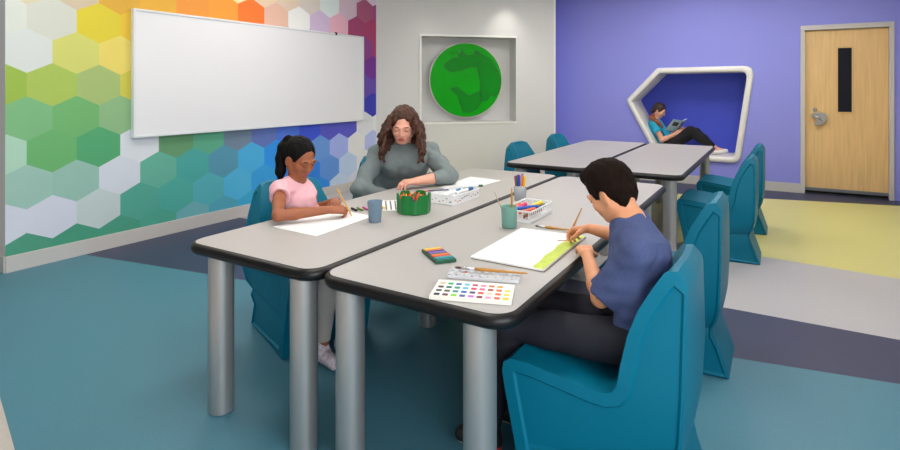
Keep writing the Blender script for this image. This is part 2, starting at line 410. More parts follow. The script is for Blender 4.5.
# green globe disc inside the recess
gd = empty('globe_disc', GM @ Vector((1.425, za, RD-.12)), 'round glossy green translucent globe disc standing in the wall recess', 'globe disc')
DM = GM @ Matrix.Translation((1.425,1.552,RD-.10))
gw = Matrix.Translation(-gd.location)
M_GR = mat('green_acrylic', (2,160,14), .35, spec=.2, var=.10, vscale=2.2); M_GR2 = mat('green_acrylic_dark', (3,132,24), .35, spec=.2, var=.08, vscale=3); M_GR3 = mat('green_acrylic_line', (4,92,24), .3)
def disc(b, r, z0, z1, n=64): b.prism([(r*math.cos(2*math.pi*k/n), r*math.sin(2*math.pi*k/n)) for k in range(n)], z0, z1, DM); return b
disc(MB(), .592, 0, .03).build('rim', mat('pink_white_edge',(216,198,204),.3), gd, world=True, smooth='auto')
disc(MB(), .578, -.008, .0).build('disc_face', M_GR, gd, world=True, smooth='auto')
def px(x, y):   # outline drawn on a 120 px wide view of the disc -> metres on the disc
    return ((x-413)/270*.578, -(y-225)/270*.578)
# local x runs along the wall; view unit: 270 px radius, centre (413, 400-ish)
C1 = [(250,290),(280,265),(305,245),(350,240),(375,195),(385,215),(430,225),(470,215),(480,185),(535,215),(600,250),(650,330),(672,400),(665,470),(625,520),(600,505),(570,545),(535,555),(515,500),(520,430),(510,350),(495,300),(440,300),(380,325),(300,340),(262,320)]
C2 = [(340,455),(390,490),(435,520),(470,500),(520,485),(522,560),(490,610),(430,635),(390,625),(370,580),(350,510),(295,465)]
def cont(pts, nm, cy=400):
    P = [((x-413)/270*.578, -(y-cy+0)/270*.578) for x, y in pts]
    P = [(x*min(1,.565/max(1e-6,math.hypot(x,y))), y*min(1,.565/max(1e-6,math.hypot(x,y)))) for x, y in P]
    P = P[::-1]
    MB().ring(inset_poly(P,-.008), inset_poly(P,.004), -.013, -.008, DM).build(nm+'_outline', M_GR3, gd, world=True, smooth=False)
    MB().prism(P, -.0115, -.008, DM).build(nm, M_GR2, gd, world=True, smooth=False)
cont(C1, 'continent'); cont(C2, 'continent')
for a in ((290,195,320,215),(330,190,360,220),(370,165,400,215),(480,190,520,215),(490,280,520,262)):
    x0,y0_,x1,y1_ = a; p = Vector(((x0-413)/270*.578, -(y0_-400)/270*.578)); q = Vector(((x1-413)/270*.578, -(y1_-400)/270*.578)); d = (q-p).normalized(); n = Vector((-d.y,d.x))*.008
    MB().prism([tuple(p-n),tuple(q-n),tuple(q+n),tuple(p+n)], -.0135, -.0115, DM).build('island_line', M_GR3, gd, world=True, smooth=False)

# ------------------------------------------------------------------ tables
def table(x0, y0, x1, y1, label, legs, h=.73):
    cx, cy = (x0+x1)/2, (y0+y1)/2
    t = empty('activity_table', (cx, cy, 0), label, 'table', 'grey topped activity tables')
    b = MB(); o = [(x-cx,y-cy) for x,y in rrect(x0,y0,x1,y1,.075,8)]
    b.prism(o, h-.03, h); b.build('tabletop', M_LAM, t, smooth=False)
    b = MB(); n = len(o); prof = [(0,h+.0005),(.010,h-.003),(.019,h-.012),(.022,h-.024),(.019,h-.036),(.010,h-.045),(-.02,h-.048),(-.02,h-.0299)]
    rings = []
    for d, z in prof: rings.append([b.bm.verts.new((x,y,z)) for x,y in [(x-cx,y-cy) for x,y in rrect(x0-d,y0-d,x1+d,y1+d,.075+d,8)]])
    for A, B in zip(rings, rings[1:]):
        for i in range(n): b.bm.faces.new((A[i],A[(i+1)%n],B[(i+1)%n],B[i]))
    b.build('edge_band', M_BAND, t)
    MB().prism([(x-cx,y-cy) for x,y in rrect(x0+.022,y0+.022,x1-.022,y1-.022,.05,8)], h-.045, h-.0305).build('underside', M_DARK, t, smooth=False)
    for lx, ly in legs:
        MB().lathe([(.050,0),(.054,.004),(.054,h-.046)], (lx-cx,ly-cy,0.0005), 40).build('leg', M_ALU, t, smooth='auto')
table(-2.28,1.49,-1.508,4.15,'long grey table at the left where the girl and the woman sit',[(-2.11,1.535),(-1.60,1.535),(-1.60,4.08),(-2.11,4.08),(-1.807,2.73)])
table(-1.462,1.49,-.702,4.13,'long grey table at the right where the boy paints',[(-1.36,1.535),(-.817,1.535),(-.83,4.05),(-1.36,4.05),(-1.07,2.80)])
table(-2.19,4.62,-1.442,7.20,'empty far table on the side of the grey wall',[(-2.06,4.68),(-1.56,4.68),(-1.56,7.14),(-2.06,7.14)])
table(-1.394,4.62,-.665,7.20,'empty far table in front of the reading nook',[(-1.27,4.68),(-.755,4.68),(-.76,7.12),(-1.27,7.14)])

# ------------------------------------------------------------------ chairs: one-piece moulded plastic
def hw(z):
    xs = [0,.42,.50,.60,.70,.80,.87]; ys = [.270,.270,.264,.248,.226,.198,.172]
    return float(np.interp(z, xs, ys))
def inset_poly2(p, d):
    out = []; n = len(p)
    for i in range(n):
        a, c, e = Vector(p[i-1]), Vector(p[i]), Vector(p[(i+1)%n])
        d1 = (c-a).normalized(); d2 = (e-c).normalized(); n1 = Vector((-d1.y,d1.x)); n2 = Vector((-d2.y,d2.x))
        m = (n1+n2).normalized(); out.append(tuple(c + m*d/max(.55, m.dot(n1))))
    return out
def chair_mesh():
    # side profile (f forward, z up), flags: s seat, b back front, t top, r rear, l low rear
    P = [(.215,0,''),(.25,.20,''),(.288,.38,''),(.298,.435,''),(.294,.464,''),(.268,.482,''),(.20,.482,'s'),(.08,.468,'s'),(-.02,.455,'s'),(-.052,.455,'s'),(-.078,.464,'s'),(-.093,.482,'b'),(-.099,.510,'b'),(-.104,.55,'b'),(-.122,.64,'b'),(-.150,.72,'b'),(-.190,.790,'b'),(-.222,.840,'b'),(-.238,.857,'t'),(-.262,.861,'t'),(-.288,.828,'t'),(-.292,.79,'r'),(-.292,.66,'r'),(-.292,.50,'r'),(-.285,.36,'r'),(-.272,.29,'r'),(-.252,.235,'r'),(-.250,.21,'l'),(-.275,.14,'l'),(-.322,0,'l')]
    st = [-1,-.9,-.7,-.4,0,.4,.7,.9,1]
    bm = bmesh.new(); rows = []
    for t in st:
        row = []; c = 1-t*t
        for f, z, g in P:
            y = t*hw(z)
            ff, zz = f, z
            if g == 's': zz -= .014*c
            if g == 'b': ff -= .030*c; zz -= .008*c if z < .5 else 0
            if g == 't': ff -= .012*c; zz -= .012*max(0,abs(t)-.75)*4
            if g == 'r' and z > .25: ff -= .012*c
            if z < .42 and f < .1:                       # plan tapers towards the rear foot
                k = np.clip((-f-.08)/.2, 0, 1)*np.clip((.32-z)/.16, 0, 1); y *= 1-.30*k
            if g == 'r' and z <= .36: y *= 1-.12*np.clip((.36-z)/.15,0,1)
            row.append(bm.verts.new((ff, y, zz)))
        rows.append(row)
    n = len(P)
    for A, B in zip(rows, rows[1:]):
        for i in range(n): bm.faces.new((A[i], A[(i+1)%n], B[(i+1)%n], B[i]))
    prof = [(f, z) for f, z, g in P]; area2 = sum(a[0]*b_[1]-b_[0]*a[1] for a, b_ in zip(prof, prof[1:]+prof[:1])); sg = 1 if area2 > 0 else -1
    inn = inset_poly2(prof, .040*sg)
    inn2 = inset_poly2(prof, .048*sg)
    for i, (f, z, g) in enumerate(P):                # the side recess runs right up to the rear edge
        if g in ('r', 'l'): inn[i] = tuple(Vector(prof[i]).lerp(Vector(inn[i]), .22)); inn2[i] = tuple(Vector(prof[i]).lerp(Vector(inn2[i]), .36))
    for row in (rows[0], rows[-1]):
        sy = -1 if row is rows[0] else 1
        def on(i, q, dep):
            v = row[i].co; k = abs(v.y)/max(1e-6, hw(P[i][1])); kk = hw(q[1])*min(1, k+.06 if k < .99 else k)
            return (q[0]+v.x-P[i][0], sy*(kk-dep), q[1])
        r1 = [bm.verts.new(on(i, q, 0)) for i, q in enumerate(inn)]; r2 = [bm.verts.new(on(i, q, .009)) for i, q in enumerate(inn2)]
        for A, B in ((row, r1), (r1, r2)):
            for i in range(n): bm.faces.new((A[i], A[(i+1)%n], B[(i+1)%n], B[i]))
        for t in tessellate_polygon([[Vector((*q,0)) for q in inn2]]): bm.faces.new([r2[i] for i in t])
    bmesh.ops.recalc_face_normals(bm, faces=bm.faces)
    me = bpy.data.meshes.new('school_chair'); bm.to_mesh(me); bm.free(); return me
ch_me = chair_mesh(); ch0 = None
def chair(x, y, ang, label):
    global ch0
    if ch0 is None:
        o = finish('school_chair', ch_me, M_TEAL, smooth='auto', bevel=.013, seg=3); ch0 = o
    else:
        o = ch0.copy(); COL.objects.link(o)
    o.location = (x, y, .001); o.rotation_euler = (0,0,R(ang))
    return tag(o, label, 'chair', 'teal moulded plastic chairs')
chair(-.53, 1.99, 180, 'teal moulded chair under the boy, nearest to the camera')
chair(-.53, 3.17, 180, 'empty teal moulded chair directly behind the boy\'s chair')
chair(-.45, 5.22, 180, 'teal moulded chair at the far table, the nearer of its two right-hand chairs')
chair(-.42, 6.28, 180, 'teal moulded chair farthest back, closest to the door')
chair(-2.36, 2.295, -15.2, 'teal moulded chair the girl in pink sits on')
chair(-2.66, 3.50, -38, 'teal moulded chair under the woman in the grey sweater')
chair(-2.10, 5.26, 0, 'teal moulded chair by the grey wall, nearer corner of the far table')
chair(-2.10, 6.40, 0, 'teal moulded chair where the grey and purple walls meet')

# ------------------------------------------------------------------ people: continuous surfaces grown from smooth-blended limb volumes
V = lambda *a: np.array(a, float)
def unit(a): a = np.asarray(a, float); return a/np.linalg.norm(a)
class Field:
    def __init__(s, lo, hi, vox):
        s.lo = np.array(lo, float); s.v = vox; s.n = np.ceil((np.array(hi)-s.lo)/vox).astype(int)+1
        s.F = np.full(s.n, 1.0, np.float32)
    def _reg(s, lo, hi):
        a = np.clip(np.floor((lo-s.lo)/s.v).astype(int), 0, s.n-1); b = np.clip(np.ceil((hi-s.lo)/s.v).astype(int)+1, 1, s.n)
        sl = tuple(slice(a[i], b[i]) for i in range(3))
        ax = [(s.lo[i]+np.arange(a[i], b[i])*s.v).astype(np.float32) for i in range(3)]
        return sl, ax[0][:,None,None], ax[1][None,:,None], ax[2][None,None,:]
    def _put(s, sl, d, k, op):
        A = s.F[sl]
        if A.size == 0: return
        k = max(k, 1e-5)
        if op == 'u': h = np.maximum(k-np.abs(A-d), 0)/k; s.F[sl] = np.minimum(A, d)-h*h*k*.25
        elif op == 's': d = -d; h = np.maximum(k-np.abs(A-d), 0)/k; s.F[sl] = np.maximum(A, d)+h*h*k*.25
    def cone(s, a, b, ra, rb=None, k=.02, op='u', flat=None):
        a = np.asarray(a, float); b = np.asarray(b, float); rb = ra if rb is None else rb
        pad = max(ra, rb)+k+2*s.v
        sl, X, Y, Z = s._reg(np.minimum(a,b)-pad, np.maximum(a,b)+pad)
        w = [X-a[0], Y-a[1], Z-a[2]]; ab = b-a; f = 1
        if flat is not None:
            n, f = unit(flat[0]), flat[1]; g = 1/f-1
            dn = w[0]*n[0]+w[1]*n[1]+w[2]*n[2]; w = [w[i]+n[i]*dn*g for i in range(3)]; ab = ab+n*(ab@n)*g
        L = max(ab@ab, 1e-12); t = np.clip((w[0]*ab[0]+w[1]*ab[1]+w[2]*ab[2])/L, 0, 1)
        d = np.sqrt((w[0]-ab[0]*t)**2+(w[1]-ab[1]*t)**2+(w[2]-ab[2]*t)**2)-(ra+(rb-ra)*t)
        s._put(sl, d*f, k, op); return s
    def chain(s, pts, rs, k=.015, **kw):
        for i in range(len(pts)-1): s.cone(pts[i], pts[i+1], rs[i], rs[i+1], k, **kw)
        return s
    def ell(s, c, r, B=None, k=.02, op='u'):
        c = np.asarray(c, float); r = np.asarray(r, float)*np.ones(3); B = np.eye(3) if B is None else np.asarray(B, float)
        pad = max(r)+k+2*s.v; sl, X, Y, Z = s._reg(c-pad, c+pad); w = (X-c[0], Y-c[1], Z-c[2])
        q = [(B[i][0]*w[0]+B[i][1]*w[1]+B[i][2]*w[2])/r[i] for i in range(3)]
        k0 = np.sqrt(q[0]**2+q[1]**2+q[2]**2)+1e-6; k1 = np.sqrt((q[0]/r[0])**2+(q[1]/r[1])**2+(q[2]/r[2])**2)+1e-6
        s._put(sl, k0*(k0-1)/k1, k, op); return s
    def cut(s, p, n, k=.004):
        """remove everything on the side n points to"""
        n = unit(n); hi = s.lo+s.n*s.v; sl, X, Y, Z = s._reg(s.lo, hi)
        s._put(sl, -((X-p[0])*n[0]+(Y-p[1])*n[1]+(Z-p[2])*n[2]), k, 's'); return s
    def noise(s, amp, freq, seed=0, stretch=(1,1,1), n=7, sharp=False):
        rg = np.random.RandomState(seed); I = np.where(np.abs(s.F) < .03+amp)
        P = [s.lo[i]+I[i]*s.v for i in range(3)]; a = 0
        for _ in range(n):
            d = rg.randn(3); d /= np.linalg.norm(d); fr = freq*(.6+rg.rand()*.9)
            a = a+np.sin(sum(P[i]*d[i]*stretch[i] for i in range(3))*fr+rg.rand()*6.3)
        a = a/math.sqrt(n)
        if sharp: a = 1-2*np.abs(np.clip(a,-1,1))
        s.F[I] += (amp*a).astype(np.float32); return s
    def mesh(s, name, mats, parent, matfn=None):
        F = s.F; F[0] = F[-1] = 1; F[:,0] = F[:,-1] = 1; F[:,:,0] = F[:,:,-1] = 1
        ins = F < 0; c = np.zeros(tuple(x-1 for x in F.shape), np.uint8)
        off = [(i,j,k) for i in (0,1) for j in (0,1) for k in (0,1)]; N = F.shape
        for o in off: c += ins[o[0]:N[0]-1+o[0], o[1]:N[1]-1+o[1], o[2]:N[2]-1+o[2]]
        I = np.array(np.where((c > 0) & (c < 8))); acc = np.zeros((3, I.shape[1])); cnt = np.zeros(I.shape[1])
        for a in off:
            for ax in range(3):
                if a[ax]: continue
                b_ = list(a); b_[ax] = 1
                fa = F[I[0]+a[0], I[1]+a[1], I[2]+a[2]]; fb = F[I[0]+b_[0], I[1]+b_[1], I[2]+b_[2]]
                m = (fa < 0) != (fb < 0); t = np.where(m, fa/np.where(m, fa-fb, 1), 0)
                for q in range(3): acc[q] += m*(a[q]+(t if q == ax else 0))
                cnt += m
        P = (s.lo[:,None]+(I+acc/cnt)*s.v).T
        idx = np.full(c.shape, -1, np.int32); idx[I[0],I[1],I[2]] = np.arange(I.shape[1])
        Q = []
        for ax in range(3):
            sl0 = [slice(1,N[q]-1) for q in range(3)]; sl1 = list(sl0); sl0[ax] = slice(0,N[ax]-1); sl1[ax] = slice(1,N[ax])
            A = ins[tuple(sl0)]; B_ = ins[tuple(sl1)]; E = np.array(np.where(A != B_)); up = A[E[0],E[1],E[2]]
            for q in range(3):
                if q != ax: E[q] += 1
            u, v_ = [(1,2),(2,0),(0,1)][ax]
            def cell(du, dv):
                e = E.copy(); e[u] -= du; e[v_] -= dv; return idx[e[0],e[1],e[2]]
            q4 = np.stack([cell(1,1), cell(0,1), cell(0,0), cell(1,0)], 1)
            q4[~up] = q4[~up][:, ::-1]; Q.append(q4)
        Q = np.concatenate(Q); loc = np.array(wloc(parent)) if parent else np.zeros(3)
        me = bpy.data.meshes.new(name); me.vertices.add(len(P)); me.vertices.foreach_set('co', (P-loc).astype(np.float32).ravel())
        me.loops.add(Q.size); me.loops.foreach_set('vertex_index', Q.ravel().astype(np.int32))
        me.polygons.add(len(Q)); me.polygons.foreach_set('loop_start', np.arange(len(Q), dtype=np.int32)*4); me.update(); me.validate()
        mats = mats if isinstance(mats, (list,tuple)) else [mats]
        o = finish(name, me, mats, None); o.parent = parent
        if matfn is not None and len(me.polygons) == len(Q):
            me.polygons.foreach_set('material_index', matfn(P[Q].mean(1)).astype(np.int32))
        return o

def hand(S_, wr, f, n, t, sc=1, curl=(.45,.5,.55,.6), thumb=.4, spread=1):
    f = unit(f); t = unit(t-f*(np.asarray(t)@f)); n = unit(n-f*(np.asarray(n)@f)-t*(np.asarray(n)@t)); wr = np.asarray(wr, float)
    tips = []
    for i, (off, L, pl, r) in enumerate(((.030,.070,.084,.0088),(.010,.078,.088,.009),(-.010,.072,.084,.0086),(-.028,.057,.076,.0078))):
        kn = wr+(f*pl+t*off)*sc
        S_.cone(wr+(f*.012+t*off*.6)*sc, kn, .016*sc, .0125*sc, .012*sc)
        p = kn; c = curl[i]; th = 0; r0 = r*sc
        dl = f+t*off*spread*2.2; dl = unit(dl)
        for seg, (fr, bend) in enumerate(((.45,.9),(.31,1.2),(.24,.8))):
            th += c*bend; d = dl*math.cos(th)-n*math.sin(th); q = p+d*L*fr*sc
            S_.cone(p, q, r0, r0*.93, .003*sc); r0 *= .92; p = q
        tips.append(p)
    b = wr+(f*.022+t*.018-n*.006)*sc; p = b+unit(f*.62+t*.72-n*(.25+.4*thumb))*.042*sc
    S_.cone(b, p, .017*sc, .0125*sc, .012*sc)
    q = p+unit(f*.9+t*(.35-.6*thumb)-n*(.3+.4*thumb))*.032*sc; S_.cone(p, q, .0115*sc, .0098*sc, .006*sc)
    e = q+unit(f*.95-t*.6*thumb-n*.3)*.024*sc; S_.cone(q, e, .0098*sc, .0085*sc, .004*sc)
    return tips, e

def head(S_, c, F, U, s, nb, neck=.052, jaw=1.0, lids=True):
    F = unit(F); U = unit(U-F*(np.asarray(U)@F)); L = np.cross(U, F); B = np.array([F, L, U])
    P = lambda a, b_, u: c+(F*a+L*b_+U*u)*s
    S_.ell(P(-.014,0,.024), (.094*s,.073*s,.086*s), B, .02*s)
    S_.ell(P(.026,0,-.036), (.060*s,.053*s*jaw,.070*s), B, .035*s)
    S_.ell(P(.052,0,-.088), (.024*s,.024*s,.020*s), B, .03*s)
    for g in (1,-1):
        S_.cone(P(.0,.050*g,-.052), P(.048,.020*g,-.088), .016*s*jaw, .014*s, .03*s)
        S_.ell(P(.062,.036*g,-.030), (.020*s,.021*s,.022*s), B, .025*s)
        S_.ell(P(.092,.032*g,.002), (.012*s,.016*s,.011*s), B, .014*s, 's')
        S_.cone(P(.080,.046*g,.016), P(.084,.014*g,.017), .0075*s, .008*s, .016*s)
        S_.ell(P(-.004,.074*g,-.016), (.018*s,.0075*s,.029*s), np.array([unit(F-L*g*.35), unit(L+F*.35*g), U]), .006*s)
        S_.ell(P(.004,.080*g,-.014), (.008*s,.004*s,.014*s), B, .004*s, 's')
        if lids:
            S_.ell(P(.0745,.032*g,.003), (.0145*s,.0155*s,.0125*s), B, .004*s)
    S_.cone(P(.080,0,.010), P(.100,0,-.030), .007*s, .0105*s, .012*s)
    for g in (1,-1): S_.ell(P(.092,.010*g,-.033), (.009*s,.0075*s,.0065*s), B, .006*s)
    S_.cone(P(.0835,-.021,-.0585), P(.0835,.021,-.0585), .0055*s, .0055*s, .005*s); S_.ell(P(.088,0,-.0585), (.0065*s,.012*s,.006*s), B, .005*s)
    S_.cone(P(.083,-.013,-.0695), P(.083,.013,-.0695), .0065*s, .0065*s, .005*s)
    S_.cone(P(-.028,0,-.035), nb, neck*s*.95, neck*s*1.08, .035*s)
    return F, L, U, P
def face_parts(root, c, F, L, U, s, brow, iris, P, gaze=-.35, lash=None, side=(1,-1)):
    for g in side:
        ec = Vector(P(.0720,.032*g,-.002)); fd = Vector(unit(F+U*gaze))
        ey = MB().sphere(ec, .0125*s).build('eye', mat('eye_white',(215,208,200),.4), root, world=True)
        MB().sphere(ec+fd*.0050*s, .0084*s).build('iris', mat('iris_'+iris, {'brown':(48,28,18),'hazel':(80,60,35)}[iris], .3), ey, world=True)
        MB().tube([P(.0835,.044*g,-.0045),P(.0872,.039*g,-.0052),P(.0885,.032*g,-.0055),P(.0880,.025*g,-.0050),P(.0865,.020*g,-.0045)], [.0007*s,.0014*s,.0016*s,.0013*s,.0007*s], 6).build('eyelash', mat('lash',(20,14,12),.6), root, world=True)
        MB().tube([P(.078,.050*g,.018),P(.0865,.041*g,.0235),P(.0900,.028*g,.0225),P(.0905,.015*g,.0190)], [.0012*s,.0028*s,.0032*s,.0022*s], 8).build('eyebrow', brow, root, world=True)

def skin(name, rgb, lip):
    return [mat(name, rgb, .48, sss=.12, spec=.4, var=.04, vscale=25, bump=.05, bscale=400), mat(name+'_lip', lip, .4, sss=.1)]
def lipfn(P, s):
    a = P(.090,0,-.0645)
    return lambda C: (((C-a)**2).sum(1) < (.0185*s)**2) & (np.abs((C-a)@unit(P(0,0,1)-P(0,0,0))) < .0125*s)

def limb(S_, A, r, k=.02): S_.chain(A, r, k)

# ---------------- boy
def build_boy():
    root = empty('person', (-.42,1.97,.0), 'boy with short dark hair in a navy t-shirt bending over his painting with a brush', 'person')
    sk = skin('skin_tan', (222,154,114), (196,108,92)); s = .895
    c = V(-.523,2.0,1.045); F = unit(V(-.82,.24,-.52)); U = V(-.5,.1,.86); tf = V(-.95,.2,-.25)
    nb = V(-.450,1.985,.955); pv = V(-.40,1.965,.565); wa = V(-.395,1.97,.69); chst = V(-.420,1.975,.845)
    shL, elL, wrL = V(-.402,1.860,.882), V(-.535,1.905,.685), V(-.650,2.125,.762)
    shR, elR, wrR = V(-.460,2.115,.905), V(-.515,2.30,.80), V(-.700,2.335,.812)
    hpL, knL, anL = V(-.42,1.89,.555), V(-.87,1.875,.535), V(-.965,1.89,.085)
    hpR, knR, anR = V(-.42,2.04,.555), V(-.88,2.09,.545), V(-.93,2.10,.085)
    B = Field((-1.20,1.68,-.01), (-.24,2.46,1.25), .0038)
    FF, L, UU, P = head(B, c, F, U, s, nb, .045)
    B.chain([pv,wa,chst,nb-V(0,0,.03)], [.115,.10,.11,.06], .03, flat=(tf,.68)); B.cone(shL, shR, .043, .043, .03)
    B.cone(nb-V(0,0,.01), shL, .04, .038, .03); B.cone(nb-V(0,0,.01), shR, .04, .038, .03)
    for sh, el, wr in ((shL,elL,wrL),(shR,elR,wrR)):
        m = el*.7+wr*.3; B.chain([sh,(sh+el)/2,el,m,wr], [.040,.037,.031,.033,.0215], .014)
    for hp, kn, an in ((hpL,knL,anL),(hpR,knR,anR)):
        B.chain([hp,kn,kn*.65+an*.35,an], [.068,.048,.045,.028], .02); B.cone(an-V(0,0,.03), an+V(-.11,0,-.045), .028, .02, .02)
    hand(B, wrL, unit(V(-.45,.85,.10)), V(.1,.15,1), V(.85,.5,0), .84, (.42,.40,.42,.5), .2, 1)
    tips, te = hand(B, wrR, unit(V(-.93,.10,-.22)), V(-.25,.45,.9), V(-.1,-.9,.35), .84, (.62,.72,.8,.9), .75, .3)
    B.mesh('body', sk, root, lipfn(P, s))
    face_parts(root, c, FF, L, UU, s, mat('brow_dark',(32,22,18),.8), 'brown', P, -.5)
    # t-shirt
    T = Field((-.72,1.68,.44), (-.24,2.42,1.02), .0042)
    T.chain([pv+V(-.01,0,-.01),wa,chst,nb-V(-.01,0,.06)], [.130,.122,.122,.064], .04, flat=(tf,.74)); T.cone(shL, shR, .050, .052, .035)
    for sh, el, a in ((shL,elL,.84),(shR,elR,.55)):
        T.cone(sh, sh+(el-sh)*a, .053, .060, .025); d = unit(el-sh)
        # clean cuff
        Q = sh+(el-sh)*a
        T.cone(Q+d*.060, Q+d*.16, .075, .075, .004, op='s')
    T.cone(nb-V(0,0,.01), shL, .046, .045, .03); T.cone(nb-V(0,0,.01), shR, .046, .045, .03)
    T.ell(nb-V(-.004,0,.022), (.066,.064,.045), None, .03); ax_ = P(-.028,0,-.035)-nb; T.cone(nb+ax_*.42, nb+ax_*1.3, .049, .049, .006, op='s'); T.cone(nb+ax_*.55+V(-.02,0,0), nb+ax_*1.3+V(-.03,0,0), .055, .075, .006, op='s'); T.cut((0,0,.49), (0,0,-1)); T.noise(.0035, 45, 3, (1,1,.6)); T.noise(.002, 95, 4)
    T.mesh('t_shirt', mat('navy_heather', (76,86,126), .92, spec=.2, bump=.15, bscale=700, var=.08, vscale=120), root)
    # jeans
    J = Field((-1.06,1.74,.07), (-.26,2.24,.68), .005)
    J.cone(pv-V(0,0,.012), pv+V(0,0,.03), .122, .118, .03, flat=(V(1,0,0),.8))
    for hp, kn, an in ((hpL,knL,anL),(hpR,knR,anR)): J.chain([hp,kn,kn*.6+an*.4,an+V(0,0,.02)], [.078,.060,.054,.047], .03)
    J.cut((0,0,.10), (0,0,-1)); J.noise(.003, 50, 8); J.mesh('trousers', mat('black_denim', (38,38,46), .85, bump=.2, bscale=500, spec=.2), root)
    for an in (anL, anR):
        K = Field(an-V(.18,.07,.09), an+V(.08,.07,.05), .004)
        K.cone(an+V(.015,0,-.035), an+V(-.115,0,-.045), .040, .034, .02, flat=(V(0,1,0),.95)); K.cone(an+V(0,0,-.03), an+V(.01,0,.0), .040, .038, .02); K.cut((0,0,.004), (0,0,-1))
        K.mesh('shoe', [mat('shoe_black',(28,26,28),.6), mat('shoe_sole',(205,196,185),.6), mat('shoe_red',(180,40,35),.6)], root, lambda C: np.where(C[:,2] < .026, 1, np.where((C[:,2] < .05) & (C[:,0] > an[0]-.02), 2, 0)))
    # hair: short, longer on top
    H = Field(c-.17*s, c+.19*s, .0032); Bm = np.array([FF, L, UU])
    H.ell(P(-.014,0,.034), (.102*s,.083*s,.100*s), Bm, .01); H.ell(P(.026,0,.096), (.070*s,.062*s,.034*s), Bm, .03)
    H.ell(P(-.054,0,-.036), (.046*s,.056*s,.062*s), Bm, .03)
    H.ell(P(.100,0,-.045), (.062*s,.10*s,.100*s), Bm, .010, 's'); H.ell(P(.050,0,-.105), (.09*s,.12*s,.085*s), Bm, .012, 's')
    for g in (1,-1): H.ell(P(.004,.082*g,-.022), (.022*s,.03*s,.036*s), Bm, .006, 's')
    H.cut(P(-.05,0,-.082), -UU-FF*.95); H.noise(.0012, 300, 5, (1,1,.5), 9)
    H.mesh('hair', mat('hair_black_brown', (27,17,12), .75, spec=.08, bump=.5, bscale=260, var=.3, vscale=60, aniso=(1,1,.3)), root)
    return wrR, tips, te
print('boy', build_boy())

